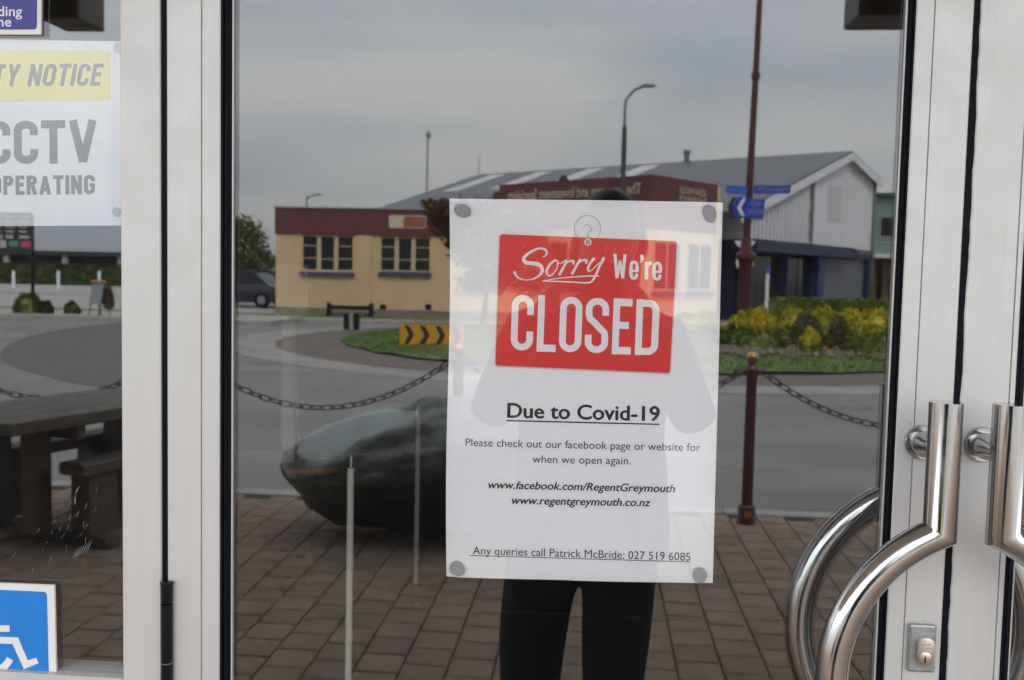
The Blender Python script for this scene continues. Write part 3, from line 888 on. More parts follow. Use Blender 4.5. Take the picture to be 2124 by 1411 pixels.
# "Sorry", brush script
K7 = lambda x, y: (1040 + x/9.235, 500 + y/9.235)
S = 9.235
crop_letter([([(790, 306, 10), (835, 285, 24), (868, 235, 36), (845, 172, 38), (750, 142, 36), (610, 182, 42), (480, 268, 52), (425, 350, 64), (475, 413, 74), (590, 430, 74), (705, 448, 76), (770, 505, 66), (778, 585, 60), (705, 678, 38), (570, 738, 22), (440, 746, 18), (330, 706, 30), (268, 640, 44), (250, 588, 52)], True, False)], K7, S)
crop_letter([([(1020, 378, 40), (930, 450, 42), (866, 570, 44), (880, 645, 38), (925, 668, 30), (1000, 622, 24), (1062, 520, 24), (1078, 430, 28), (1062, 384, 34)], True, True)], K7, S)
crop_letter([([(1085, 428, 16), (1150, 427, 18), (1195, 398, 26), (1235, 378, 40), (1250, 400, 50)], True, False), ([(1258, 372, 40), (1180, 520, 46), (1108, 655, 50)], True, False), ([(1210, 470, 8), (1275, 405, 26), (1335, 382, 40), (1378, 402, 62), (1372, 452, 30)], True, False)], K7, S)
crop_letter([([(1512, 350, 46), (1430, 490, 46), (1352, 640, 50)], True, False), ([(1462, 455, 8), (1520, 392, 26), (1580, 366, 40), (1624, 385, 62), (1618, 435, 30)], True, False)], K7, S)
crop_letter([([(1785, 328, 52), (1705, 425, 46), (1655, 535, 44), (1688, 582, 24), (1760, 532, 18), (1885, 408, 16)], True, False), ([(1968, 315, 52), (1885, 480, 46), (1795, 680, 42), (1735, 770, 36), (1650, 803, 30), (1400, 792, 24), (1100, 777, 24), (790, 768, 16)], True, False), ([(790, 768, 14), (1100, 716, 20), (1400, 690, 24), (1700, 672, 26), (1875, 671, 24)], True, False)], K7, S)
# printed suction cup, hook and eyelet
hk = MB()
ck = K2(1070, 318)
stroke(hk, [(ck[0] + 27.2*math.cos(a), ck[1] + 27.2*math.sin(a)) for a in [R(128 + 284*i/40) for i in range(41)]], YL + 0.00002, w=1.0, smooth=False)
stroke(hk, [(ck[0] + 8.3*math.cos(a), ck[1] + 8.3*math.sin(a)) for a in [R(-180 + 262*i/20) for i in range(21)]] + [(ck[0] + 0.8, ck[1] + 14)], YL + 0.00002, w=1.1, smooth=False)
hk.build('printed_suction_hook', GREYINK, closed)
ek = K2(1073, 411); em = MB(); disc(em, ek, 7.4, 7.6, YL)
e1 = em.build('printed_eyelet', WHITEINK, rc)
em = MB(); disc(em, ek, 5.4, 5.6, YL - 0.00004); em.build('printed_eyelet_hole', GREYINK, rc)
em = MB(); stroke(em, [(K2(1070, 365)[0], K2(1070, 365)[1], 3.2), (ek[0] + .2, ek[1] - 4, 3.2)], YL - 0.0001, smooth=False); em.build('printed_hook_end', PALEINK, rc)
YT = YP - 0.00005 + 0.0002
K3 = lambda x, y: (900 + x/3.2065, 800 + y/3.2065)
text('Due to Covid-19', K3(490, 212), K3(1498, 235), 29.5, YT, INK, closed, heavy=1.15)
text('Please check out our facebook page or website for', K3(210, 402), K3(1772, 437), 15.8, YT, INK, closed)
text('when we open again.', K3(655, 513), K3(1310, 525), 15.8, YT, INK, closed)
text('www.facebook.com/RegentGreymouth', K3(362, 683), K3(1603, 710), 15.6, YT, INK, closed, heavy=0.55, shear=0.22)
text('www.regentgreymouth.co.nz', K3(518, 787), K3(1440, 803), 15.6, YT, INK, closed, heavy=0.55, shear=0.22)
text('Any queries call Patrick McBride: 027 519 6085', K3(258, 1122), K3(1705, 1165), 16.4, YT, INK, closed)
um = MB(); stroke(um, [(*K3(482, 233), 2.8), (*K3(1500, 258), 2.8)], YT, smooth=False); um.build('underline', INK, closed)
um = MB(); stroke(um, [(*K3(240, 1130), 1.5), (*K3(1707, 1173), 1.5)], YT, smooth=False); um.build('underline', INK, closed)
def tack(c, rx, ry, rot, parent):
    m = MB(); pts = []
    seg = 24
    for (k, y) in ((1.0, 0.0062), (1.06, 0.0070), (1.04, YP - 0.0004)):
        ring_ = []
        for i in range(seg):
            a = 2*math.pi*i/seg; w = 1 + 0.05*math.sin(2*a + rot*5) + 0.03*math.sin(3*a + c[0])
            u, v = rx*k*w*math.cos(a), ry*k*w*math.sin(a)
            ring_.append(door(c[0] + u*math.cos(rot) - v*math.sin(rot), c[1] + u*math.sin(rot) + v*math.cos(rot), y))
        pts.append(ring_)
    for r_ in pts: m.v += r_
    m.f.append(tuple(range(seg)))
    for k in range(2):
        for i in range(seg): m.f.append((k*seg + i, k*seg + (i+1) % seg, (k+1)*seg + (i+1) % seg, (k+1)*seg + i))
    m.build('adhesive_tack', TACK, parent)
tack(K2(200, 190), 16, 13.5, 0.3, closed); tack(K2(1922, 210), 13.5, 17, -0.4, closed)
tack(K3(155, 1217), 15, 15, 0, closed); tack(K3(1770, 1260), 13.5, 15.5, -0.6, closed)

# security notice, inside the sidelight
cctv = thing('security_notice', 'white camera notice with a yellow band stuck inside the sidelight', 'notice', door(60, 460, YP))
m = MB(); pxpoly(m, [(-205, 79), (251, 86), (251.5, 468), (-205, 470)], YP + 0.00045); m.build('paper', mat('aged notice paper', (0.60, 0.605, 0.655), 0.75, var=0.02, scale=30), cctv)
m = MB(); stroke(m, rounded([(-192, 92), (236, 99), (234.5, 452), (-192, 451)], 12), YP, w=1.4, closed=True, smooth=False); m.build('printed_border', PALEINK, cctv)
m = MB(); pxpoly(m, rounded([(-186, 102), (229, 106), (228, 209), (-186, 211)], 7), YP); yb = m.build('yellow_band', YELLOWINK, cctv)
capitals('SECURITY NOTICE', (-172, 181), (216, 178), 46, 8.2, YL, INK, yb, shear=0.2)
capitals('CCTV', (-28, 341), (201, 339), 90, 16.5, YT, INK, cctv, gap=0.07)
capitals('OPERATING', (-20, 405), (197, 403), 40, 8.0, YT, INK, cctv)
tack((246, 99.5), 10, 11, 0, cctv); tack((242, 439.5), 8.5, 9.5, 0.3, cctv)
# navy sticker and accessibility sign, on the outside of the glass
nv = thing('welcome_sticker', 'small navy sticker with white border on the sidelight above the security notice', 'sticker', door(20, 70, -0.002))
m = MB(); pxpoly(m, [(-160, -120), (85.5, -116), (84.5, 71.5), (-160, 72)], -0.0032, 0.003); m.build('plate', PLASTIC, nv)
m = MB(); pxpoly(m, rounded([(-150, -108), (78, -106), (76.5, 61.5), (-150, 62)], 8), -0.0034); nb = m.build('navy_panel', NAVYINK, nv)
text('Breastfeeding', (-122, 33), (46, 33.5), 20, -0.0036, WHITEINK, nb, bold=0.012)
text('welcome', (-92, 55), (23.5, 55), 20, -0.0036, WHITEINK, nb, bold=0.012)
ac = thing('accessibility_sign', 'blue wheelchair access sign with white border on the sidelight', 'sign', door(0, 1400, -0.002))
K8 = lambda x, y: (x/6.386, 1190 + y/6.386)
m = MB(); pxpoly(m, [(-168, 1203), K8(718, 155), (118.5, 1500), (-165, 1500)], -0.0032, 0.003); m.build('plate', PLASTIC, ac)
m = MB(); pxpoly(m, rounded([(-154, 1217), K8(622, 242), (103.5, 1486), (-152, 1486)], 9), -0.0034); ab = m.build('blue_panel', BLUEINK, ac)
m = MB(); ys = -0.0036
stroke(m, [(-25, 1304, 13.5), (20, 1304, 13.5)], ys, smooth=False)
pxpoly(m, [K8(-160, 832), K8(238, 845), K8(368, 1150), K8(480, 1115), K8(512, 1188), K8(318, 1265), K8(165, 932), K8(-160, 922)], ys)
stroke(m, [(-31, 1262, 15), (-31, 1326, 15)], ys - 0.0001, smooth=False)
disc(m, (-31, 1247), 10.5, 10.5, ys)
stroke(m, [(-40 + 64*math.cos(R(a)), 1352 + 47*math.sin(R(a)), 15) for a in range(18, 246, 12)], ys - 0.00015)
m.build('wheelchair_symbol', PLASTIC, ab)

# ================================================================== THINGS IN THE FOYER
PALE = mat('pale paint', (0.62, 0.6, 0.54), 0.5, var=0.04)
AMBER = mat('amber varnish', (0.45, 0.17, 0.03), 0.35, var=0.12)
def stand_pole(label, pa, pb, y, r, tip):
    A, B = door(*pa, y), door(*pb, y)
    t = thing('barrier_pole', label, 'pole', (B.x, y, 0), 'slim poles in the foyer')
    MB().tube([(B.x, y, 0.012), (A.x, y, A.z - tip)], r, 12).build('tube', PALE, t, smooth=True)
    MB().lathe((B.x, y, 0), [(0.12, 0), (0.12, 0.006), (0.03, 0.014), (0.02, 0.03)], 20).build('base', BLACKM, t, smooth=True)
    if tip: MB().tube([(A.x, y, A.z - tip), (A.x, y, A.z)], r*0.4, 8).build('tip', STEEL, t, smooth=True)
stand_pole('slim pale floor pole with a thin rod tip inside the foyer', (728, 945), (722, 1405), 1.2, 0.0085, 0.03)
stand_pole('slim pale floor pole without a rod tip deeper inside the foyer', (868, 838), (862, 1240), 3.55, 0.0115, 0.0)
ds = thing('display_stand', 'small amber table with an orange rod and pale leaflet upright inside the foyer', 'display stand', (door(640, 960, 3.5).x, 3.5, 0))
c = door(645, 962, 3.5)
MB().lathe((c.x, 3.5, c.z - 0.03), [(0.13, 0), (0.135, 0.012), (0.13, 0.03)], 24).build('table_top', AMBER, ds, smooth=True)
MB().tube([(c.x, 3.5, 0.02), (c.x, 3.5, c.z - 0.03)], 0.012, 10).build('leg', BLACKM, ds, smooth=True)
MB().lathe((c.x, 3.5, 0), [(0.14, 0), (0.13, 0.02), (0.03, 0.03)], 20).build('base', BLACKM, ds, smooth=True)
a, b = door(607, 655, 3.47), door(622, 950, 3.47)
MB().tube([(b.x, 3.47, c.z), (a.x, 3.47, a.z)], 0.008, 8).build('rod', AMBER, ds, smooth=True)
a, b = door(586, 655, 3.53), door(609, 920, 3.53)
MB().box((a.x, 3.53, c.z - 0.012), (b.x, 3.545, a.z)).build('upright', PALE, ds)
a, b = door(572, 548, 3.53), door(636, 655, 3.53)
MB().box((a.x, 3.535, b.z + 0.002), (b.x, 3.55, a.z)).build('leaflet_panel', PALE, ds)

# ================================================================== THE STREET, AS THE GLASS MIRRORS IT
MAROON = mat('maroon enamel', (0.085, 0.014, 0.018), 0.35, var=0.12, scale=12)
GOLD = mat('gold paint', (0.5, 0.27, 0.08), 0.3, 0.8, var=0.12)
RUST = mat('dark chain iron', (0.05, 0.032, 0.028), 0.6, 0.4, var=0.3, scale=30)
# ---- bollards and chains along the kerb
b0 = gnd(1548, 1085)
BV = -b0.y; SP = 1.87
zc = mir(1550, 772, BV).z; zball = mir(1550, 740, BV).z
def bollard(x, lab):
    t = thing('bollard', lab, 'bollard', (x, -BV, 0), 'maroon bollards along the kerb')
    MB().lathe((x, -BV, 0), [(0.062, 0), (0.062, 0.012), (0.056, 0.02), (0.056, 0.10), (0.05, 0.112), (0.038, 0.118), (0.036, 0.13), (0.033, zc - 0.06), (0.036, zc - 0.03), (0.05, zc), (0.05, zc + 0.015), (0.03, zc + 0.045), (0.016, zc + 0.058)], 20).build('post', MAROON, t, smooth=True)
    MB().ball((x, -BV, zc + 0.09), 0.042, 16, 10).build('finial', GOLD, t, smooth=True)
    MB().lathe((x, -BV, zc + 0.044), [(0.024, 0), (0.018, 0.006), (0.016, 0.012)], 14).build('collar', GOLD, t, smooth=True)
    MB().box((x - 0.022, -BV + 0.055, 0.045), (x + 0.022, -BV + 0.0585, 0.085)).build('badge', GOLD, t)
    for s in (-1, 1):
        MB().tube([(x + s*0.045, -BV, zc + 0.008), (x + s*0.066, -BV, zc + 0.008)], 0.012, 8).build('chain_lug', MAROON, t, smooth=True)
labs = ['maroon bollard with gold ball top beside the right end of the chain row', 'maroon bollard with gold ball top beside the door handles',
        'maroon bollard with gold ball top behind the closed notice', 'maroon bollard with gold ball top behind the mullion', 'maroon bollard with gold ball top beyond the picnic table']
xs = [b0.x + SP*k for k in (1, 0, -1, -2, -3)]
for x, l in zip(xs, labs): bollard(x, l)
# one chain link, shared
lm = MB(); n = 12
lm.tube([Vector((0.034*math.cos(2*math.pi*i/n) + (0.012 if math.cos(2*math.pi*i/n) > 0 else -0.012), 0, 0.02*math.sin(2*math.pi*i/n))) for i in range(n)], 0.0048, 5, closed=True)
lme = bpy.data.meshes.new('chain_link'); lme.from_pydata([tuple(v) for v in lm.v], [], lm.f); lme.materials.append(RUST)
lme.polygons.foreach_set('use_smooth', [True]*len(lme.polygons))
sag = zc - mir(700, 850, BV).z
clabs = ['iron link chain hanging right of the gold topped bollard by the handles', 'iron link chain hanging behind the closed notice', 'iron link chain hanging above the dark boulder', 'iron link chain hanging beyond the picnic table']
for k in range(4):
    xa, xb = xs[k+1] + 0.06, xs[k] - 0.06
    ch = thing('link_chain', clabs[k], 'chain', ((xa + xb)/2, -BV, zc - sag), 'chains between the bollards')
    f = lambda u: Vector((xa + (xb - xa)*u, -BV, zc + 0.008 - sag*(1 - (2*u - 1)**2)))
    pts = [f(i/400) for i in range(401)]; acc = 0; pos = [(pts[0], 0)]; last = pts[0]; d = 0; i = 0
    links = []
    for j in range(1, 401):
        d += (pts[j] - pts[j-1]).length
        if d >= 0.068:
            links.append(((last + pts[j])/2, (pts[j] - last).normalized())); last = pts[j]; d = 0
    for i, (p, tdir) in enumerate(links):
        an = math.atan2(tdir.z, tdir.x)
        inst(lme, 'chain_link', ch, Matrix.Translation(p) @ Matrix.Rotation(-an, 4, 'Y') @ Matrix.Rotation(R(45 + (90 if i % 2 else 0)), 4, 'X'))

# ---- boulder
bc = gnd(860, 1112); BVv = -bc.y + 0.12
STONE = mat('dark green stone', (0.010, 0.013, 0.011), 0.40, scale=9.0, bump=0.5, bscale=26, col2=(0.15, 0.165, 0.15), coat=0.1, detail=10)
bm = bmesh.new()
bmesh.ops.create_icosphere(bm, subdivisions=5, radius=1)
from mathutils import noise as mnoise
tip = mir(590, 962, BVv); topp = mir(925, 838, BVv)
xl, xr = tip.x, mir(1260, 900, BVv).x
polished = set()
for v in bm.verts:
    p = v.co.normalized()
    u = (p.x + 1)/2                               # 0 at the tip, 1 at the far end
    x = xl + (xr - xl)*u
    zmax = tip.z + 0.02 + (topp.z - tip.z)*min(1, 0.30 + u/0.55*0.8)**1.0 * (1.0 if u < .7 else 1 - (u-.7)*0.5)
    zmin = max(0.0, (0.40 - u)*0.95) if u < .40 else 0.0
    zmin = max(0.0, (tip.z - 0.12)*math.exp(-u/0.055) - 0.006)
    zmid = zmin + (zmax - zmin)*0.55
    r = math.sqrt(max(0, 1 - p.x*p.x))
    w = (p.z/r) if r > 1e-4 else 0
    zz = zmid + (zmax - zmid)*w*r**0.35 if w > 0 else zmid + (zmid - zmin)*w*r**0.45
    yy = (p.y)*0.56
    if w < 0: yy *= 1 - 0.62*min(1.0, abs(w)*1.3)**0.7      # undercut below the ridge
    nz = mnoise.noise(p*2.1)*0.05 + mnoise.noise(p*5)*0.018
    v.co = Vector((x, -BVv + yy + nz, zz + (nz*0.6 if zz > 0.05 else 0)))
    # polished flat worked into the top
    rough_ = mnoise.noise(v.co*7.0)*0.04 + mnoise.noise(v.co*19.0)*0.018
    ex = (v.co.x - (mir(755, 900, BVv).x))/0.36; ey = (v.co.y + BVv - 0.13)/0.21
    el_ = ex*ex + ey*ey
    pl = mir(755, 893, BVv).z + (v.co.x - mir(755, 900, BVv).x)*0.22 - (v.co.y + BVv - 0.13)*0.55
    if el_ < 1.25 and w > 0:
        k_ = min(1.0, max(0.0, (1.25 - el_)/0.3))
        v.co.z = v.co.z*(1 - k_) + pl*k_
        if k_ > 0.6: polished.add(v.index)
    else: v.co += p*rough_
    if v.co.z < 0.003: v.co.z = 0.003
me = bpy.data.meshes.new('boulder'); bm.to_mesh(me); bm.free(); me.materials.append(STONE); me.materials.append(mat('polished green stone', (0.13, 0.16, 0.15), 0.16, scale=6, col2=(0.30, 0.35, 0.33), coat=0.5))  # polished flat paler than the rest, with reflected sky put into its colour
for p in me.polygons:
    if all(i in polished for i in p.vertices): p.material_index = 1
me.polygons.foreach_set('use_smooth', [True]*len(me.polygons))
bo = bpy.data.objects.new('boulder', me); COL.objects.link(bo)
tag(bo, 'large dark green polished boulder tapering to a point on the pavement', 'boulder')

# ---- picnic table
WOOD = mat('weathered dark wood', (0.06, 0.048, 0.038), 0.7, scale=5, stretch=(9, 3, 18), bump=0.35, bscale=30, col2=(0.19, 0.16, 0.13))
c0 = gnd(20, 880, 0.75); c0.z = 0
bn = gnd(172, 966, 0.48); bn.z = 0
u = Vector((0.33, -0.94, 0)).normalized(); w = Vector((u.y, -u.x, 0))      # u runs away from the door, w to the table's other side
if w.x > 0: w = -w
up = Vector((0, 0, 1))
pt = thing('picnic_table', 'weathered dark timber picnic table with bench on the pavement', 'picnic table', (c0.x, c0.y, 0))
Ltab = 1.30
def beam(s_, k_, z_, hu, hw_, hz_, name, bv=0.008):
    c_ = c0 + u*s_ + w*k_; c_.z = z_
    return MB().obox(c_, u, w, up, hu, hw_, hz_).build(name, WOOD, pt, bevel=bv)
for k in range(4): beam(Ltab/2 + random.uniform(-.01, .01), 0.095 + k*0.195, 0.715, Ltab/2, 0.0935, 0.035, 'tabletop_plank', 0.01)
bs, bk = (bn - c0).dot(u), (bn - c0).dot(w)             # near corner of the bench, in the table's own axes
LB = 1.0
sides = (bk + 0.095, 0.78 - bk - 0.095)
for off in sides:
    beam(bs + LB/2, off, 0.445, LB/2, 0.095, 0.035, 'bench_plank', 0.012)
    for s_ in (bs + 0.16, bs + LB - 0.16): beam(s_, off, 0.24, 0.10, 0.07, 0.169, 'bench_leg')
for s_ in (bs - 0.02, bs + LB - 0.16):
    for k in (0.27, 0.58): beam(s_, k, 0.375, 0.045, 0.07, 0.304, 'table_leg')
    beam(s_ + 0.09, 0.385, 0.64, 0.03, 0.36, 0.038, 'cross_beam')
for s_ in (bs + 0.14, bs + LB - 0.16):
    beam(s_, 0.39, 0.036, 0.05, abs(0.39 - sides[0]) + 0.16, 0.034, 'foot_runner', 0.01)

# ---- foliage helpers
LEAFG = mat('bright shrub leaves', (0.30, 0.30, 0.015), 0.6, scale=2.5, col2=(0.72, 0.56, 0.025))
LEAFD = mat('dark shrub leaves', (0.025, 0.045, 0.01), 0.6, scale=3, col2=(0.09, 0.12, 0.02))
LEAFH = mat('hedge leaves', (0.08, 0.13, 0.02), 0.6, scale=2, col2=(0.22, 0.26, 0.04))
LEAFGR = mat('greyish twigs', (0.09, 0.085, 0.04), 0.7, scale=5, col2=(0.24, 0.21, 0.11))
LEAFT = mat('tree leaves', (0.10, 0.14, 0.04), 0.6, scale=0.8, col2=(0.24, 0.27, 0.08))
LEAFR = mat('russet leaves', (0.075, 0.035, 0.022), 0.6, scale=0.9, col2=(0.17, 0.085, 0.045))
BARK = mat('bark', (0.07, 0.055, 0.04), 0.9, bump=0.4, bscale=20)
def leaves(mb, c, r, n, s, shell=0.55, flat=0.0, up_only=False):
    c = Vector(c); r = Vector(r)
    for _ in range(n):
        d = Vector((random.gauss(0,1), random.gauss(0,1), random.gauss(0,1))).normalized()
        if up_only: d.z = abs(d.z)
        k = shell + (1 - shell)*random.random()
        k *= 0.85 + 0.25*mnoise.noise(d*2.3 + c)
        p = c + Vector((d.x*r.x, d.y*r.y, d.z*r.z))*k
        a = Vector((random.gauss(0,1), random.gauss(0,1), random.gauss(0,1))).normalized()
        b = a.orthogonal().normalized(); L = s*random.uniform(0.6, 1.3)
        mb.add([p - a*L, p + b*L*0.42, p + a*L, p - b*L*0.42], [(0,1,2,3)])
def shrub(label, c, r, m, n=900, s=0.06, group='shrubs on the roundabout', core=True):
    c = Vector(c)
    t = thing('shrub', label, 'shrub', c, group)
    mb = MB()
    leaves(mb, c + Vector((0, 0, r[2]*0.06)), (r[0]*1.05, r[1], r[2]), n*2, s*0.72, 0.74, up_only=True)
    if core:
        kc = 0.62 if m is LEAFGR else 0.8
        k = MB().ball(c, (r[0]*kc, r[1]*kc, r[2]*kc), 14, 8)
        for v in k.v:
            v += (v - c)*0.12*mnoise.noise(v*3.0)
            if v.z < c.z - 0.05: v.z = c.z - 0.05
        mb.add(k.v, k.f)
    if m is LEAFG:
        tip = MB(); low = MB()
        for f in mb.f:
            vs = [mb.v[i] for i in f]; z_ = sum(v.z for v in vs)/len(vs)
            kz = (z_ - c.z)/r[2] + 0.22*mnoise.noise(vs[0]*2.2)
            (tip if kz > 0.48 else low).add(vs, [tuple(range(len(f)))])
        low.build('foliage', LEAFH, t)
        tip.build('young_tips', m, t)
    else: mb.build('foliage', m, t)
    st = MB()
    for i in range(3): st.tube([c + Vector((random.uniform(-.1,.1), random.uniform(-.1,.1), -0.06)), c + Vector((random.uniform(-.3,.3)*r[0], random.uniform(-.3,.3)*r[1], r[2]*0.7))], [0.02, 0.008], 5)
    st.build('stem', BARK, t)
def pxshrub(label, x0, x1, ytop, ybase, V, m, n=900, s=0.06, zb=0.05):
    A, B = mir(x0, ybase, V), mir(x1, ytop, V)
    shrub(label, ((A.x + B.x)/2, -V, zb), ((B.x - A.x)/2, (B.x - A.x)/2*0.9, max(0.15, B.z - zb)), m, n, s)
random.seed(11)
# mulch bed on the island
bed = MB(); nbx, nby = 30, 10
for j in range(nby + 1):
    for i in range(nbx + 1):
        g_ = gnd(1440 + 480*i/nbx, 690 + (45 + 3*math.sin(i*1.1))*(1 - j/nby)**0.8 - 0.0, 0.10)
        bed.v.append(Vector((g_.x, g_.y, max(-0.07, isl_z(g_.x, g_.y)) + 0.035)))
for j in range(nby):
    for i in range(nbx): bed.f.append((j*(nbx+1)+i, j*(nbx+1)+i+1, (j+1)*(nbx+1)+i+1, (j+1)*(nbx+1)+i))
tag(bed.build('mulch_bed', MULCH, smooth=True), kind='structure')
rk = MB()
for _ in range(420):
    t = gnd(random.uniform(1500, 1900), random.uniform(696, 733), 0.12); t.z = max(-0.07, isl_z(t.x, t.y)) + 0.045
    s = random.uniform(0.03, 0.075)
    k = MB().ball(t, (s, s*0.9, s*0.7), 6, 4)
    for v in k.v: v += Vector((random.uniform(-1,1), random.uniform(-1,1), random.uniform(-1,1)))*s*0.2
    rk.add(k.v, k.f)
tag(rk.build('mulch_stones', mat('brown stones', (0.12, 0.09, 0.07), 0.9, scale=6, col2=(0.32, 0.27, 0.23))), 'loose brown stones spread over the planting bed', 'stones', kind='stuff')
pxshrub('broad yellow topped shrub at the foot of the tall maroon column', 1492, 1640, 636, 722, 19.8, LEAFG, 2600, 0.075)
pxshrub('broad yellow topped shrub half hidden behind the closed notice', 1372, 1520, 636, 722, 20.2, LEAFG, 2000, 0.075)
pxshrub('small rounded lime shrub alone in front on the stones', 1654, 1713, 676, 716, 19.2, LEAFG, 900, 0.06)
pxshrub('greyish bare twiggy shrub next to the broad yellow shrub', 1636, 1708, 642, 705, 20.6, LEAFGR, 1100, 0.06)
pxshrub('yellow green shrub behind the small lime shrub', 1668, 1765, 632, 692, 21.6, LEAFG, 2000, 0.07)
pxshrub('yellow green shrub behind the grey twiggy shrub', 1600, 1690, 634, 700, 22.6, LEAFG, 1600, 0.07)
pxshrub('yellow green shrub behind the dark twiggy shrub', 1725, 1800, 634, 700, 22.4, LEAFG, 1500, 0.07)
pxshrub('dark brownish twiggy shrub between two yellow green shrubs', 1712, 1762, 646, 700, 20.4, LEAFGR, 900, 0.06)
pxshrub('wide yellow green shrub against the lock stile reflection', 1752, 1880, 632, 716, 19.9, LEAFG, 2400, 0.075)
pxshrub('wide yellow green shrub beyond the lock stile', 1870, 1990, 634, 716, 20.0, LEAFG, 1500, 0.08)
A, B = mir(1600, 640, 27.5), mir(1990, 631, 27.5)
hd = thing('hedge', 'low clipped green hedge behind the yellow shrubs', 'hedge', ((A.x + B.x)/2, -27.5, ROADZ))
mb = MB().box((A.x, -28.1, ROADZ), (B.x, -27.0, B.z - 0.05))
for _ in range(5200):
    p = Vector((random.uniform(A.x, B.x), random.uniform(-28.1, -26.95), random.uniform(0.2, B.z)))
    if random.random() < 0.5: p.z = B.z + random.uniform(-.06, .06)
    else: p.y = -26.97 + random.uniform(-.05, .05)
    leaves(mb, p, (0.02, 0.02, 0.02), 1, 0.07)
mb.build('foliage', LEAFH, hd)

# ---- tall maroon column with signs
PV = 22.6
pb = mir(1543, 640, PV)
col_ = thing('lamp_column', 'tall ornamental maroon column rising from the yellow shrubs', 'lamp column', (pb.x, -PV, 0.1))
zcol = mir(1545, 531, PV).z
px_ = pb.x
def zz(y, x=1550): return mir(x, y, PV).z
ztopc = zz(0, 1575) + 1.2
lean = 0.07
MB().lathe((px_, -PV, 0.1), [(0.27, 0), (0.27, 0.1), (0.20, 0.16), (0.17, 0.3), (0.165, zcol - 0.25), (0.19, zcol - 0.2), (0.235, zcol - 0.16), (0.235, zcol - 0.05), (0.16, zcol), (0.11, zcol + 0.25), (0.10, zcol + 0.35)], 20).build('base', MAROON, col_, smooth=True)
MB().tube([(px_, -PV, zcol + 0.3), (px_ + lean, -PV, zz(158, 1567)), (px_ + lean*1.6, -PV, ztopc)], [0.092, 0.075, 0.062], 14).build('shaft', MAROON, col_, smooth=True)
MB().lathe((px_ + lean, -PV, zz(158, 1567) - 0.08), [(0.08, 0), (0.105, 0.02), (0.105, 0.14), (0.08, 0.16)], 14).build('joint_ring', MAROON, col_, smooth=True)
MB().lathe((px_ + lean*1.6, -PV, ztopc), [(0.07, 0), (0.12, 0.06), (0.06, 0.2), (0.02, 0.4)], 14).build('finial', MAROON, col_, smooth=True)
SIGNB = mat('blue sign face', (0.015, 0.055, 0.40), 0.45, var=0.05)
SIGNL = mat('light blue sign face', (0.03, 0.12, 0.55), 0.45, var=0.05)
SIGNW = mat('white sign film', (0.75, 0.76, 0.78), 0.5, var=0.03)
YS = -PV + 0.16                                   # sign faces look at the theatre
def plate(pts, V, m, name, parent, th=0.02):
    P = [mir(a, b, V) for a, b in pts]
    return MB().prism(P, (0, -th, 0)).build(name, m, parent)
SV = PV - 0.16
fb = thing('street_name_sign', 'long dark blue street name blade on the maroon column', 'street sign', (mir(1600, 395, SV).x, -SV, mir(1600, 403, SV).z))
plate([(1563, 385), (1640, 385), (1640, 402), (1563, 402)], SV, SIGNB, 'blade', fb)
a, b = mir(1636, 399, SV - 0.01), mir(1571, 399, SV - 0.01)
text3d('TAINUI ST', a + Vector((0, 0.0, 0.02)), (-1, 0, 0), (0, 0, 1), a.x - b.x, 0.075, mat('faded lettering', (0.3, 0.35, 0.6), 0.5), fb)
sb = thing('street_name_sign', 'short light blue street name blade on the maroon column', 'street sign', (mir(1530, 395, SV).x, -SV, mir(1530, 403, SV).z))
plate([(1507, 384), (1550, 387), (1550, 404), (1507, 402)], SV, SIGNL, 'blade', sb)
ar = thing('arrow_sign', 'blue pointed direction sign with a white chevron on the maroon column', 'direction sign', (mir(1550, 440, SV).x, -SV, mir(1550, 457, SV).z))
plate([(1530, 408), (1587, 415), (1584, 455), (1527, 452), (1519, 430)], SV, SIGNB, 'panel', ar)
plate([(1528, 408), (1519, 430), (1526, 452), (1517, 452), (1509, 430), (1519, 409)], SV + 0.004, mat('black sign edge', (0.015, 0.018, 0.02), 0.5), 'black_edge', ar)
plate([(1541, 411), (1547, 412), (1537, 431), (1545, 448), (1538, 448), (1529, 430)], SV - 0.006, SIGNW, 'chevron', ar, 0.004)
for (yb_, txt, w0, w1) in ((428, 'INFO', 1556, 1579), (445, 'CENTRE', 1551, 1583)):
    a, b = mir(w1, yb_, SV - 0.008), mir(w0, yb_, SV - 0.008)
    text3d(txt, a, (-1, 0, 0), (0, 0, 1), a.x - b.x, 0.11, mat('pale blue lettering', (0.25, 0.33, 0.62), 0.5), ar)
gw = thing('give_way_sign', 'white inverted triangle road sign behind the maroon column', 'road sign', (mir(1546, 600, 26).x, -26, 0))
plate([(1523, 500), (1569, 500), (1546, 528)], 26, SIGNW, 'triangle', gw)
plate([(1526, 539), (1563, 539), (1561, 556), (1529, 556)], 26, SIGNW, 'name_plate', gw)
a = mir(1546, 520, 26.05); MB().tube([(a.x, -26.05, -0.1), (a.x, -26.05, a.z + 0.1)], 0.03, 8).build('post', mat('galvanised post', (0.35, 0.36, 0.37), 0.5, 0.6), gw, smooth=True)
mk = mir(1590, 628, 26.5)
mp_ = thing('marker_post', 'slim white marker post with a blue cap near the hedge', 'marker post', (mk.x, -26.5, ROADZ))
zt_ = mir(1591, 568, 26.5).z
MB().box((mk.x - 0.045, -26.52, ROADZ), (mk.x + 0.045, -26.48, zt_)).build('post', SIGNW, mp_, bevel=0.008)
MB().box((mk.x - 0.06, -26.53, zt_), (mk.x + 0.06, -26.47, mir(1591, 555, 26.5).z)).build('cap', SIGNL, mp_, bevel=0.008)

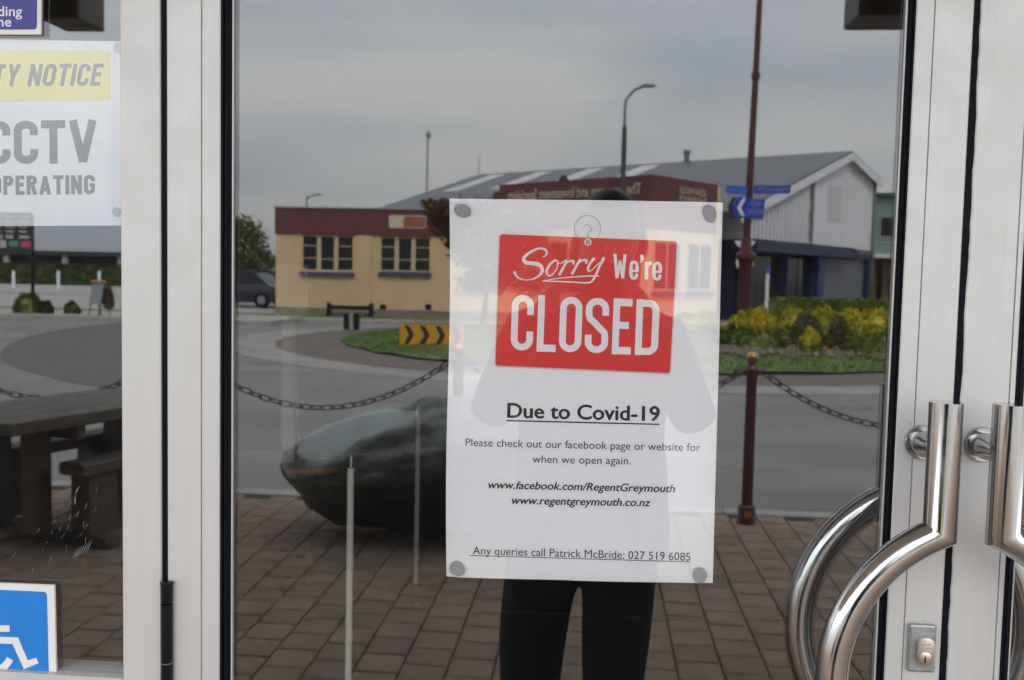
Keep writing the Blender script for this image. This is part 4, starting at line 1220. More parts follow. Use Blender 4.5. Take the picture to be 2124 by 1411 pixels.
# ---- chevron board on the roundabout
YELL = mat('chevron yellow', (0.62, 0.30, 0.01), 0.5, var=0.05)
cv = 19.2
L0, R0 = mir(829, 672, cv), mir(962, 676, cv)
zb_, zt_ = mir(829, 716, cv).z, L0.z
cb = thing('chevron_board', 'low yellow board with black chevrons on the edge of the lawn', 'chevron board', ((L0.x + R0.x)/2, -cv, 0))
MB().box((L0.x, -cv - 0.03, zb_), (R0.x, -cv, zt_)).build('board', YELL, cb)
w_ = (zt_ - zb_); k = 0; step = w_*0.74
x = L0.x + 0.09
while x + w_*0.55 < R0.x:
    zm_ = (zb_ + zt_)/2; d = w_*0.26; t_ = w_*0.24
    MB().prism([(x, -cv + 0.004, zt_ - 0.03), (x + t_, -cv + 0.004, zt_ - 0.03), (x + t_ + d, -cv + 0.004, zm_), (x + t_, -cv + 0.004, zb_ + 0.03), (x, -cv + 0.004, zb_ + 0.03), (x + d, -cv + 0.004, zm_)], (0, -0.003, 0)).build('chevron', INK, cb)
    x += step
for xx in (L0.x + 0.2, R0.x - 0.2):
    MB().box((xx - 0.03, -cv - 0.08, -0.1), (xx + 0.03, -cv - 0.031, zt_ - 0.05)).build('post', BLACKM, cb)
# ---- low dark marker blocks at the island edge
mkp = gnd(728, 684, ROADZ + 0.06)
mbk = thing('kerb_marker', 'low dark grey block pair with a pale middle at the island edge', 'marker', mkp)
for (a, b, m_) in ((712, 723, BLACKM), (724, 732, CONC), (733, 744, BLACKM)):
    A, B = mir(a, 684, -mkp.y), mir(b, 650, -mkp.y)
    MB().box((A.x, mkp.y - 0.15, mkp.z), (B.x, mkp.y, B.z)).build('block', m_, mbk, bevel=0.015)

# ---- cream building with maroon parapet
CREAM = mat('cream painted plaster', (0.62, 0.445, 0.255), 0.8, var=0.09, scale=1.1, stretch=(1, 1, 0.35), bump=0.1, bscale=20)
CREAMF = mat('cream window joinery', (0.55, 0.43, 0.27), 0.6, var=0.04)
MAROONP = mat('maroon parapet', (0.13, 0.032, 0.038), 0.65, var=0.08, scale=0.8)
BLUESILL = mat('blue sill', (0.05, 0.06, 0.15), 0.55, var=0.06)
PLINTH = mat('grey plinth', (0.2, 0.17, 0.13), 0.85)
WGLASS = mat('dark window glass', (0.012, 0.013, 0.013), 0.06, var=0.4, scale=0.7, spec=0.35)
BV2 = 32.7
cream = thing('cream_building', 'single storey cream building with maroon parapet and blue sills', 'building', (mir(750, 650, BV2).x, -BV2, 0))
xl_ = mir(572, 540, BV2).x; xr_ = mir(1120, 540, BV2).x
zpar = mir(573, 431, BV2).z; zfas = mir(580, 485, BV2).z
wins = [(626, 733, 489, 562), (788, 893, 491, 563)]
wl = []
for (a, b, c_, d) in wins:
    A, B = mir(a, d, BV2), mir(b, c_, BV2); wl.append((A.x, B.x, A.z, B.z))
zb_, zt_ = wl[0][2], zfas
dep = 9.0
wm = MB()                            # wall with real openings
edges = [xl_] + [e_ for w__ in wl for e_ in (w__[0], w__[1])] + [xr_]
wm.box((xl_, -BV2 - dep, -0.05), (xr_, -BV2, zb_))
for i in range(0, len(edges), 2): wm.box((edges[i], -BV2 - 0.25, zb_), (edges[i+1], -BV2, zt_))
wm.box((xl_, -BV2 - dep, zb_), (xl_ + 0.25, -BV2 - 0.25, zt_))
wm.build('wall', CREAM, cream)
MB().box((xl_ - 0.03, -BV2 - dep, zt_), (xr_, -BV2 + 0.05, zpar)).build('parapet', MAROONP, cream)
MB().box((xl_ - 0.06, -BV2 - dep, zpar), (xr_, -BV2 + 0.09, zpar + 0.05)).build('coping', CONC, cream)
MB().box((xl_ - 0.01, -BV2 + 0.002, -0.05), (xr_, -BV2 + 0.03, 0.22)).build('plinth', PLINTH, cream)
for px__ in (755,):
    A = mir(px__, 600, BV2); MB().box((A.x - 0.25, -BV2 + 0.002, 0.24), (A.x + 0.25, -BV2 + 0.06, zt_ - 0.01)).build('pilaster', CREAM, cream)
for (x0, x1, z0, z1) in wl:
    z1 = zt_ - 0.02
    MB().box((x0 - 0.05, -BV2 + 0.002, z0 - 0.16), (x1 + 0.05, -BV2 + 0.12, z0 - 0.02)).build('sill', BLUESILL, cream)
    wf = MB()
    yb0, yb1 = -BV2 - 0.12, -BV2 - 0.05
    t_ = 0.055
    cols = [x0, x0 + (x1-x0)*0.325, x0 + (x1-x0)*0.66, x1]
    wf.box((x0, yb0, z0), (x1, yb1, z0 + t_)); wf.box((x0, yb0, z1 - t_), (x1, yb1, z1))
    for i, xx in enumerate(cols):
        hw_ = 0.035 if i in (0, 3) else 0.075
        wf.box((max(x0, xx - hw_), yb0 + 0.004*(i+1), z0 + t_), (min(x1, xx + hw_), yb1 + 0.004, z1 - t_))
    wo = wf.build('window_frame', CREAMF, cream)
    for i in range(3):
        xa, xb = cols[i] + 0.035, cols[i+1] - 0.035
        bars = (0.36, 0.70) if i != 1 else (0.34,)
        zs_ = [z0 + t_] + [z0 + (z1 - z0)*k_ for k_ in bars] + [z1 - t_]
        for k_ in range(len(zs_) - 1):
            MB().box((xa, yb0 + 0.02, zs_[k_] + 0.012), (xb, yb0 + 0.03, zs_[k_+1] - 0.012)).build('window_pane', WGLASS, wo)
        for k_ in bars:
            zc_ = z0 + (z1 - z0)*k_
            MB().box((xa, yb0 + 0.012, zc_ - 0.016), (xb, yb0 + 0.05, zc_ + 0.016)).build('glazing_bar', CREAMF, wo)
for px__ in (794, 888):
    A = mir(px__, 637, BV2)
    MB().box((A.x - 0.11, -BV2 + 0.002, A.z - 0.09), (A.x + 0.11, -BV2 + 0.014, A.z + 0.09)).build('air_vent', BLACKM, cream)
A, B = mir(808, 473, BV2), mir(885, 448, BV2)
sg = MB().box((A.x, -BV2 + 0.052, A.z), (B.x, -BV2 + 0.075, B.z)).build('name_board', mat('cream board', (0.6, 0.52, 0.36), 0.6), cream)
MB().box((A.x + (B.x - A.x)*0.38, -BV2 + 0.0752, A.z + 0.03), (B.x - 0.03, -BV2 + 0.078, B.z - 0.03)).build('painted_panel', mat('rust painted panel', (0.30, 0.10, 0.06), 0.6, scale=6, var=0.4), sg)
# rail bench in front of it
pr = [mir(682, 652, 31.6), mir(770, 652, 31.6)]
rb = thing('rail_bench', 'low black slatted bench on the grass before the cream building', 'bench', ((pr[0].x + pr[1].x)/2, -31.6, 0))
zt_ = mir(682, 627, 31.6).z; zr_ = mir(720, 640, 31.6).z
for p_ in pr: MB().box((p_.x - 0.07, -31.68, -0.03), (p_.x + 0.07, -31.54, zt_)).build('end_post', BLACKM, rb, bevel=0.01)
MB().box((pr[0].x + 0.07, -31.64, zr_ - 0.03), (pr[1].x - 0.07, -31.58, zr_ + 0.10)).build('back_rail', BLACKM, rb)
for k_ in range(3): MB().box((pr[0].x + 0.07, -31.56 + k_*0.12, zr_ - 0.20), (pr[1].x - 0.07, -31.46 + k_*0.12, zr_ - 0.16)).build('seat_slat', BLACKM, rb)
for p_ in pr: MB().box((p_.x - 0.05, -31.54, zr_ - 0.24), (p_.x + 0.05, -31.2, zr_ - 0.2)).build('seat_bracket', BLACKM, rb)

# ---- maroon corner block, turned to the side street
def V2(px, depth):                    # ground plan point at a camera depth
    d = ray(px, 573); return Vector((d.x/d.y*depth, -(depth - DIST), 0))
C1, C0, C2 = V2(1345, 32.8), V2(1035, 37.3), V2(1480, 36.1)
ztp = mir(1345, 362, 32.8 - DIST).z
cor = thing('corner_block', 'taller maroon and cream corner building with pale lettering on its parapet', 'building', (C1.x, C1.y, 0))
ua = (C0 - C1); la = ua.length; ua.normalize()          # to the far left end
ub = (C2 - C1); lb = ub.length; ub.normalize()
zf_ = ztp - 1.75
poly = [C1, C1 + ua*la, C1 + ua*la + ub*lb, C1 + ub*lb]
MB().prism([p + Vector((0, 0, -0.05)) for p in poly], (0, 0, zf_ + 0.05)).build('wall', CREAM, cor)
cen = sum(poly, Vector())/4
MB().prism([p + (p - cen).normalized()*0.06 + Vector((0, 0, zf_)) for p in poly], (0, 0, 1.75)).build('parapet', MAROONP, cor)
MB().prism([C1 + ua*la + Vector((0, 0, zf_)) + ub*0.1, C1 + ua*(la + 0.5) + Vector((0, 0, zf_)) + ub*0.1, C1 + ua*(la + 0.5) + ub*2 + Vector((0, 0, zf_)), C1 + ua*la + ub*2 + Vector((0, 0, zf_))], (0, 0, 1.5)).build('parapet_step', MAROONP, cor)
na = Vector((ua.y, -ua.x, 0)); na = na if na.y > 0 else -na
nb_ = Vector((ub.y, -ub.x, 0)); nb_ = nb_ if nb_.dot(C1 - cen) > 0 else -nb_
LETT = mat('cream lettering', (0.5, 0.42, 0.3), 0.6)
text3d('The Insurance and Investment Specialists', C1 + ua*0.35 + na*0.085 + Vector((0, 0, ztp - 0.62)), ua, (0, 0, 1), la - 0.8, 0.36, LETT, cor, bold=0.02)
for k_, tx in enumerate(('JOHN WOOD', 'INSURANCE')):
    text3d(tx, C1 + ub*(lb*0.80) + nb_*0.085 + Vector((0, 0, ztp - 0.50 - 0.30*k_)), -ub, (0, 0, 1), lb*0.42, 0.22, LETT, cor, bold=0.02)
MB().box((-0.1, -0.1, 0), (0.1, 0.1, 0.1))
p_ = C1 + ua*la*0.62 + ub*0.6
MB().lathe((p_.x, p_.y, ztp), [(0.2, 0), (0.2, 0.08), (0.13, 0.2), (0.05, 0.27)], 12).build('roof_vent', BLACKM, cor, smooth=True)
MB().prism([C1 + ub*(lb - 0.02) + nb_*0.07 + Vector((0,0,0.3)), C1 + ub*(lb + 0.18) + nb_*0.07 + Vector((0,0,0.3)), C1 + ub*(lb + 0.18) - nb_*0.2 + Vector((0,0,0.3)), C1 + ub*(lb - 0.02) - nb_*0.2 + Vector((0,0,0.3))], (0, 0, ztp - 0.35)).build('corner_pier', CREAM, cor)
for (dirv, nrm, length, n_) in ((ua, na, la, 3), (ub, nb_, lb, 2)):
    for i in range(n_):
        c_ = C1 + dirv*(length*(i + 0.5)/n_) + Vector((0, 0, 1.95)); hw_ = length/n_*0.38
        wo = MB().obox(c_ + nrm*0.012, dirv, Vector((0, 0, 1)), nrm, hw_, 0.85, 0.02).build('window', CREAMF, cor)
        for j in range(2):
            MB().obox(c_ + dirv*(hw_*(0.5 if j else -0.5)) + nrm*0.025, dirv, Vector((0, 0, 1)), nrm, hw_*0.44, 0.78, 0.012).build('window_pane', WGLASS, wo)
        MB().obox(c_ + nrm*0.06 - Vector((0, 0, 0.95)), dirv, Vector((0, 0, 1)), nrm, hw_ + 0.08, 0.07, 0.06).build('sill', BLUESILL, cor)

# ---- large shed with grey roof and white gable
ROOF = mat('grey roofing iron', (0.12, 0.125, 0.145), 0.55, 0.1, var=0.06, scale=0.3)
WALLW = mat('white painted wall', (0.70, 0.70, 0.72), 0.7, var=0.07, scale=0.8, stretch=(1, 1, 0.3))
NAVYP = mat('navy shopfront paint', (0.02, 0.025, 0.075), 0.5, var=0.1)
GP = V2(1745, 45.0); zr_ = mir(1745, 320, 45.0 - DIST).z
GF = V2(990, (zr_ - EYE) * F / (ray(990, 573).y*0 + (568 - 368)))
rd = (GF - GP); rl = rd.length; rd.normalize()
gd = Vector((-rd.y, rd.x, 0)); gd = gd if gd.x < 0 else -gd       # along the gable, to the left and nearer
gn = -rd                                                             # gable faces this way
shed = thing('shed_building', 'large warehouse with grey iron roof and white gable wall', 'building', (GP.x, GP.y, 0))
LH, RH = 9.5, 3.6                     # half widths left and right of the ridge
zel = mir(1510, 428, (GP + gd*LH).y*-1).z; 
zer = mir(1808, 372, (GP - gd*RH).y*-1).z
gz = [(LH, 0), (LH, zel), (0, zr_), (-RH, zer), (-RH, 0)]
P3 = lambda s, z, o=0.0: GP + gd*s + gn*o + Vector((0, 0, z))
zshop = 3.05
MB().prism([P3(LH, zshop), P3(LH, zel), P3(0, zr_), P3(-RH, zer), P3(-RH, zshop)], rd*(rl - 0.5)).build('gable_wall', WALLW, shed)
MB().prism([P3(LH - .02, 0, -.6), P3(LH - .02, zshop - .002, -.6), P3(-RH + .02, zshop - .002, -.6), P3(-RH + .02, 0, -.6)], rd*(rl - 1.5)).build('lower_wall', NAVYP, shed)
for (s0, s1, z0_, z1_, nm) in ((LH + 1.2, 0, zel - 0.28, zr_, 'roof_slope'), (0, -RH - 0.3, zr_, zer - 0.1, 'roof_slope')):
    if s0 > 5: z0_ = zel - (zr_ - zel)/LH*1.2
    q_ = [P3(s0, z0_ + 0.06, 0.25), P3(s1, z1_ + 0.06, 0.25), P3(s1, z1_ + 0.06, -rl), P3(s0, z0_ + 0.06, -rl)]
    ro = MB().prism(q_, (0, 0, 0.08)).build(nm, ROOF, shed)
    MB().prism([P3(s0, z0_ + 0.05, 0.26), P3(s1, z1_ + 0.05, 0.26), P3(s1, z1_ - 0.28, 0.26), P3(s0, z0_ - 0.28, 0.26)], gn*0.05).build('barge_board', WALLW, shed)
    if s0 > 5:
        SKY = mat('translucent roof sheet', (0.5, 0.51, 0.52), 0.5)
        for k_ in range(4):
            o_ = -rl*(0.42 + 0.155*k_); 
            f_ = lambda s: z0_ + (z1_ - z0_)*(s0 - s)/(s0 - s1)
            MB().prism([P3(4.6, f_(4.6) + 0.145, o_), P3(0.6, f_(0.6) + 0.145, o_), P3(0.6, f_(0.6) + 0.145, o_ - 1.1), P3(4.6, f_(4.6) + 0.145, o_ - 1.1)], (0, 0, 0.02)).build('skylight', SKY, ro)
        p_ = P3(0.4, zr_ - 0.1, -rl*0.36)
        MB().lathe(p_, [(0.14, 0), (0.14, 0.55), (0.2, 0.56), (0.2, 0.68), (0.1, 0.75)], 10).build('flue', mat('flue metal', (0.2, 0.21, 0.23), 0.5, 0.5), ro, smooth=True)
# cladding ribs on the left part of the gable, a downpipe and the patched panel
sB = LH - 5.6
MB().prism([P3(LH - 0.02, zshop + 0.01, 0.006), P3(LH - 0.02, zel - 0.1, 0.006), P3(sB, zel + (zr_ - zel)*(LH - sB)/LH - 0.3, 0.006), P3(sB, zshop + 0.01, 0.006)], gn*0.004).build('cladding_sheet', mat('grey cladding sheet', (0.20, 0.21, 0.22), 0.7), shed)
for k_ in range(20):
    s = LH - 0.15 - k_*0.34
    if s < LH - 5.3: break
    zt_ = zel + (zr_ - zel)*(LH - s)/LH - 0.35
    MB().obox(P3(s, (zshop + zt_)/2, 0.045), gd, Vector((0,0,1)), gn, 0.10, (zt_ - zshop)/2, 0.03).build('cladding_rib', WALLW, shed)
s = LH - 5.75; zt_ = zel + (zr_ - zel)*(LH - s)/LH - 0.4
MB().tube([P3(s, zshop + 0.02, 0.08), P3(s, zt_, 0.08)], 0.06, 8).build('downpipe', mat('grey pipe', (0.2, 0.2, 0.2), 0.6), shed, smooth=True)
for k_ in range(4): MB().obox(P3(s + 0.12, zshop + 0.5 + k_*0.8, 0.05), gd, Vector((0,0,1)), gn, 0.16, 0.05, 0.04).build('pipe_bracket', mat('grey pipe', (0.2, 0.2, 0.2), 0.6), shed)
MB().obox(P3(1.2, zshop + 1.9, 0.012), gd, Vector((0,0,1)), gn, 0.75, 0.8, 0.01).build('patched_panel', mat('off white patch', (0.56, 0.55, 0.56), 0.7), shed)
MB().obox(P3(-RH - 0.05, zer*0.62, 0.05), gd, Vector((0,0,1)), gn, 0.06, zer*0.40, 0.08).build('corner_post', mat('weathered timber', (0.2, 0.19, 0.16), 0.8), shed)
# shopfront
MB().prism([P3(LH + 0.3, zshop - 0.45, 0.5), P3(LH + 0.3, zshop, 0.5), P3(-0.2, zshop, 0.5), P3(-0.2, zshop - 0.45, 0.5)], rd*1.05).build('shop_fascia', NAVYP, shed)
MB().obox(P3((-0.2 - RH)/2, zshop - 0.3, 0.06), gd, Vector((0,0,1)), gn, (RH - 0.2)/2, 0.12, 0.08).build('shutter_box', NAVYP, shed)
for s in (LH - 0.2, LH - 3.4, 2.6, -RH + 0.3):
    MB().obox(P3(s, (zshop - 0.46)/2, -0.05), gd, Vector((0,0,1)), gn, 0.34 if s == 2.6 else 0.2 if s < 0 else 0.06, (zshop - 0.46)/2, 0.18).build('pier', mat('navy pier paint', (0.028, 0.04, 0.14), 0.5) if s == 2.6 else NAVYP, shed)
for (s0, s1) in ((LH - 0.28, LH - 3.32), (LH - 3.48, 4.4), (4.3, 2.98)):
    MB().obox(P3((s0 + s1)/2, 1.25, -0.25), gd, Vector((0,0,1)), gn, (s0 - s1)/2, 1.2, 0.02).build('shop_window', WGLASS, shed)
SHUT = mat('roller shutter', (0.16, 0.17, 0.19), 0.5, 0.3, var=0.05)
for k_ in range(16):
    MB().obox(P3((2.32 - RH + 0.58)/2, 0.08 + k_*0.16, -0.1), gd, Vector((0,0,1)), gn, (2.32 + RH - 0.58)/2, 0.078, 0.03).build('shutter_slat', SHUT, shed, bevel=0.02)

# ---- green building beyond it
GREENP = mat('pale green weatherboard', (0.20, 0.31, 0.25), 0.7, var=0.06, scale=0.6)
GV = 50.0
A, B = mir(1803, 528, GV), mir(1990, 410, GV)
gb = thing('green_building', 'pale green weatherboard building beyond the white gable', 'building', ((A.x + B.x)/2, -GV, 0))
MB().box((A.x, -GV - 8, A.z), (B.x, -GV, B.z - 0.02)).build('upper_wall', GREENP, gb)
k_ = 0; z_ = A.z + 0.05
while z_ < B.z - 0.2:
    MB().box((A.x, -GV + 0.002, z_), (B.x, -GV + 0.03, z_ + 0.17)).build('weatherboard', GREENP, gb); z_ += 0.24
MB().box((A.x - 0.2, -GV - 8.2, B.z), (B.x + 0.3, -GV + 0.35, B.z + 0.16)).build('roof_edge', mat('dark green trim', (0.03, 0.07, 0.05), 0.5), gb)
w0, w1 = mir(1826, 490, GV), mir(1858, 452, GV)
wf = MB().box((w0.x - 0.08, -GV + 0.031, w0.z - 0.08), (w1.x + 0.08, -GV + 0.07, w1.z + 0.08)).build('window', mat('grey window trim', (0.25, 0.27, 0.3), 0.6), gb)
MB().box((w0.x, -GV + 0.071, w0.z), (w1.x, -GV + 0.08, w1.z)).build('window_pane', WGLASS, wf)
MB().box((A.x - 0.05, -GV - 1, A.z - 0.18), (B.x, -GV + 1.2, A.z - 0.002)).build('canopy', WALLW, gb)
MB().box((A.x, -GV - 8, -0.1), (B.x, -GV - 0.3, A.z - 0.181)).build('lower_wall', mat('tan shopfront', (0.22, 0.12, 0.05), 0.7), gb)
for (a, b) in ((1822, 1836), (1846, 1858)):
    w0, w1 = mir(a, 590, GV), mir(b, 540, GV)
    MB().box((w0.x, -GV - 0.298, 0.3), (w1.x, -GV - 0.27, w1.z)).build('shop_window', WGLASS, gb)
w0 = mir(1840, 580, GV); MB().box((w0.x - 0.07, -GV + 0.9, -0.1), (w0.x + 0.07, -GV + 1.04, A.z - 0.182)).build('canopy_post', WALLW, gb)

# ---- street lamp, poles, aerial
GALV = mat('galvanised steel', (0.25, 0.26, 0.27), 0.5, 0.5, var=0.08)
LV = 29.0
a = mir(1297, 215, LV)
sl = thing('street_lamp', 'grey street lamp with a single short arm before the maroon corner building', 'street lamp', (a.x, -LV, 0))
MB().tube([(a.x, -LV, -0.15), (a.x, -LV, mir(1294, 262, LV).z)], [0.1, 0.075], 12).build('lower_shaft', mat('dark pole paint', (0.06, 0.065, 0.06), 0.6), sl, smooth=True)
h = mir(1345, 178, LV)
MB().tube(catmull([(a.x, -LV, mir(1294, 262, LV).z), (a.x, -LV, a.z), (a.x + 0.1, -LV, mir(1303, 200, LV).z), (h.x - 0.4, -LV, h.z - 0.12), (h.x - 0.15, -LV, h.z - 0.02)], 5), 0.045, 10).build('arm', GALV, sl, smooth=True)
MB().ball((h.x, -LV, h.z), (0.24, 0.1, 0.06), 12, 8).build('lamp_head', GALV, sl, smooth=True)
TV = 62.0
for (pxs, y0, y1, r_, lab, nm, extra) in ((887, 290, 430, 0.07, 'thin far pole with a small lamp tip above the maroon parapet', 'slim_pole', True), (994, 318, 400, 0.035, 'hair thin aerial standing above the grey shed roof', 'aerial', False)):
    a = mir(pxs, y0, TV)
    t_ = thing(nm, lab, 'pole', (a.x, -TV, -0.1))
    MB().tube([(a.x, -TV, -0.1), (a.x, -TV, a.z)], [r_, r_*0.8], 8).build('shaft', GALV, t_, smooth=True)
    if extra:
        h = mir(889, 280, TV); MB().ball((a.x + 0.05, -TV, h.z), (0.16, 0.16, 0.28), 10, 8).build('lamp_head', GALV, t_, smooth=True)
a = mir(636, 425, TV); h = mir(657, 404, TV)
t_ = thing('street_lamp', 'pale far street lamp with a curved arm above the cream building', 'street lamp', (a.x, -TV, -0.1))
MB().tube(catmull([(a.x, -TV, -0.1), (a.x, -TV, a.z), (a.x + 0.15, -TV, h.z - 0.2), (h.x, -TV, h.z)], 5), 0.06, 8).build('shaft', GALV, t_, smooth=True)
MB().ball((h.x + 0.15, -TV, h.z + 0.02), (0.3, 0.12, 0.07), 10, 6).build('lamp_head', GALV, t_, smooth=True)

# ---- trees
def tree(label, base, h, crowns, m, n, s, group, tr=0.12):
    t = thing('leafy_tree', label, 'tree', base, group)
    base = Vector(base)
    tk = MB(); tk.tube(catmull([base, base + Vector((0.1, 0.05, h*0.3)), base + Vector((-0.05, 0, h*0.55)), base + Vector((0.05, 0, h*0.8))], 4), [tr*(1 - 0.8*i/12) for i in range(13)], 8)
    for (c, r) in crowns:
        c = Vector(c); tk.tube([base + Vector((0, 0, h*0.35)), (base + Vector((0, 0, h*0.4)) + c)/2, c], [tr*0.5, tr*0.3, tr*0.1], 6)
    tk.build('trunk', BARK, t, smooth=True)
    mb = MB()
    for (c, r) in crowns: leaves(mb, c, r, int(n*r[0]*r[2]), s, 0.25)
    mb.build('crown', m, t)
random.seed(5)
def pxcrown(lst, V): return [((mir(x, y, V).x, -V + random.uniform(-1, 1), mir(x, y, V).z), (rx, rx, rz)) for x, y, rx, rz in lst]
cr = pxcrown([(520, 480, 0.9, 0.9), (495, 470, 0.9, 0.8), (505, 520, 1.1, 1.0), (540, 510, 0.8, 0.9), (550, 530, 0.6, 0.6), (480, 545, 1.1, 1.0), (525, 555, 1.2, 0.8), (455, 500, 1.2, 1.2), (420, 520, 1.3, 1.2), (562, 545, 0.45, 0.4)], 42)
b_ = mir(490, 640, 42)
tree('loose olive green tree beside the end of the cream building', (b_.x, -42, -0.1), 4.0, cr, LEAFT, 430, 0.13, 'trees by the cream building', 0.14)
cr = pxcrown([(905, 428, 0.5, 0.32), (922, 436, 0.5, 0.4), (885, 422, 0.3, 0.22), (918, 462, 0.55, 0.5), (940, 485, 0.6, 0.5), (908, 446, 0.35, 0.3), (965, 452, 0.8, 0.6), (1000, 480, 0.9, 0.7), (1045, 500, 0.9, 0.8), (930, 505, 0.25, 0.25), (980, 530, 0.9, 0.6), (1060, 540, 0.8, 0.6), (1010, 445, 0.7, 0.5), (1085, 470, 0.9, 0.8), (1040, 575, 0.9, 0.6), (985, 590, 0.8, 0.5), (1105, 530, 0.8, 0.8), (1100, 590, 0.8, 0.5)], 27)  # crowns behind the notice are added to darken the reflection over it
b_ = mir(1000, 660, 27)
tree('russet leaved tree rising behind the corner of the closed notice', (b_.x, -27, -0.1), 3.4, cr, LEAFR, 1500, 0.075, 'trees by the cream building', 0.1)

# ---- parked cars at the far left
def car(label, loc, rz, paint, L=4.3, W=1.75, H=1.48):
    t = thing('parked_car', label, 'car', loc, 'cars parked past the cream building')
    t.matrix_world = Matrix.Translation(Vector(loc)) @ Matrix.Rotation(rz, 4, 'Z')
    M = t.matrix_world.copy()
    hw_ = W/2
    side_p = [(-L/2, 0.28), (-L/2, 0.62), (-L/2 + 0.1, 0.82), (-L/2 + 0.95, 0.93), (L/2 - 0.75, 0.97), (L/2 - 0.08, 0.88), (L/2, 0.6), (L/2, 0.3), (L/2 - 0.4, 0.22), (-L/2 + 0.4, 0.22)]
    b = MB().prism([(x, -hw_, z) for x, z in side_p], (0, W, 0)); b.v = [M @ v for v in b.v]
    b.build('body', paint, t, smooth=True, bevel=0.05)
    cab = [(-L/2 + 0.95, 0.92), (-L/2 + 1.55, H - 0.03), (-L/2 + 1.9, H), (L/2 - 1.25, H - 0.02), (L/2 - 0.6, 0.96)]
    g = MB()
    for x, z in cab: 
        k = (z - 0.92)/(H - 0.92)
        g.v += [Vector((x, -hw_ + 0.06 + 0.16*k, z)), Vector((x, hw_ - 0.06 - 0.16*k, z))]
    n = len(cab)
    g.f += [(2*i, 2*i+2, 2*i+3, 2*i+1) for i in range(n-1)] + [tuple(2*i for i in range(n))[::-1], tuple(2*i+1 for i in range(n))]
    g.v = [M @ v for v in g.v]
    g.build('window_glass', WGLASS, t)
    rf = MB().prism([(-L/2 + 1.5, -hw_ + 0.2, H - 0.02), (L/2 - 1.2, -hw_ + 0.2, H - 0.02), (L/2 - 1.2, hw_ - 0.2, H - 0.02), (-L/2 + 1.5, hw_ - 0.2, H - 0.02)], (0, 0, 0.05)); rf.v = [M @ v for v in rf.v]
    rf.build('roof', paint, t, smooth=True, bevel=0.02)
    for sx in (-1, 1):
        for x, z0_, x2 in ((-L/2 + 0.95, 0.92, -L/2 + 1.55), (L/2 - 0.6, 0.95, L/2 - 1.25), (0.05, 0.95, 0.0)):
            p = MB().tube([(x, sx*(hw_ - 0.05), z0_), (x2, sx*(hw_ - 0.2), H)], 0.045, 6); p.v = [M @ v for v in p.v]
            p.build('roof_pillar', paint, t)
    for sx in (-1, 1):
        for x in (-L/2 + 0.8, L/2 - 0.8):
            w_ = MB().lathe((x, sx*(hw_ - 0.09), 0.31), [(0.2, -0.1), (0.31, -0.09), (0.31, 0.09), (0.2, 0.1)], 18, 'y'); w_.v = [M @ v for v in w_.v]
            wo = w_.build('wheel', BLACK, t, smooth=True)
            r_ = MB().lathe((x, sx*(hw_ - 0.09 + 0.105*1.0), 0.31), [(0.19, -0.01), (0.17, 0.01), (0.05, 0.02)], 14, 'y'); r_.v = [M @ v for v in r_.v]
            r_.build('rim', GALV, wo, smooth=True)
    for y in (-0.6, 0.6):
        for x, m_, nm in ((-L/2 - 0.005, SIGNW, 'headlight'), (L/2 + 0.005, mat('tail lamp', (0.3, 0.01, 0.01), 0.3), 'tail_light')):
            h_ = MB().box((x - 0.02, y - 0.18, 0.62), (x + 0.02, y + 0.18, 0.76)); h_.v = [M @ v for v in h_.v]
            h_.build(nm, m_, t, bevel=0.01)
NAVYC = mat('dark navy car paint', (0.012, 0.015, 0.035), 0.25, var=0.05, coat=0.6)
WHITEC = mat('white car paint', (0.6, 0.6, 0.6), 0.3, var=0.03, coat=0.6)
a = gnd(508, 648, -0.02)
car('dark navy parked car at the end wall of the cream building', (mir(500, 640, 38).x, -38, -0.019), R(8), NAVYC)
a = mir(552, 580, 66)
car('white parked car far behind the dark navy car', (a.x, -66, ROADZ - 0.01 + 0.04 if False else -0.16), R(70), WHITEC, 4.6, 1.8, 1.6)

# ---- things in the sidelight reflection, far left
SGN = mat('black sign panel', (0.025, 0.024, 0.024), 0.5)
SVL = 46.0
a = mir(68, 600, SVL)
ads = thing('directory_sign', 'black directory sign board with pale lines and pink patches on a post', 'sign board', (a.x, -SVL, -0.12))
MB().tube([(a.x, -SVL, ROADZ), (a.x, -SVL, mir(68, 446, SVL).z)], 0.09, 10).build('post', BLACKM, ads, smooth=True)
A, B = mir(-70, 521, SVL), mir(70, 442, SVL)
bd = MB().box((A.x, -SVL + 0.1, A.z), (B.x, -SVL + 0.18, B.z)).build('board', SGN, ads)
PALET = mat('pale sign lettering', (0.4, 0.4, 0.42), 0.6)
yz = -SVL + 0.182
for k_, fr in enumerate((0.88, 0.76, 0.64, 0.52, 0.40)):
    for j in range(5):
        x0 = A.x + (B.x - A.x)*(0.03 + j*0.195); z0 = A.z + (B.z - A.z)*fr
        MB().box((x0, yz, z0 - (0.05 if k_ != 4 else 0.1)), (x0 + (B.x - A.x)*0.17*random.uniform(.6, 1), yz + 0.003, z0 + 0.04)).build('printed_line', PALET, bd)
for k_, (m_, z0, z1) in enumerate(((mat('pink patch', (0.5, 0.05, 0.2), 0.6), 0.12, 0.28), (PALET, 0.10, 0.3), (mat('green patch', (0.1, 0.25, 0.15), 0.6), 0.14, 0.28), (mat('pink patch', (0.5, 0.05, 0.2), 0.6), 0.12, 0.28))):
    x0 = A.x + (B.x - A.x)*(0.3 + k_*0.18)
    MB().box((x0, yz, A.z + (B.z - A.z)*z0), (x0 + (B.x - A.x)*0.14, yz + 0.003, A.z + (B.z - A.z)*z1)).build('picture_patch', m_, bd)
pxg = lambda x, y: gnd(x, y, ROADZ + 0.13)
g1 = pxg(68, 649); ISZ = ROADZ + 0.13
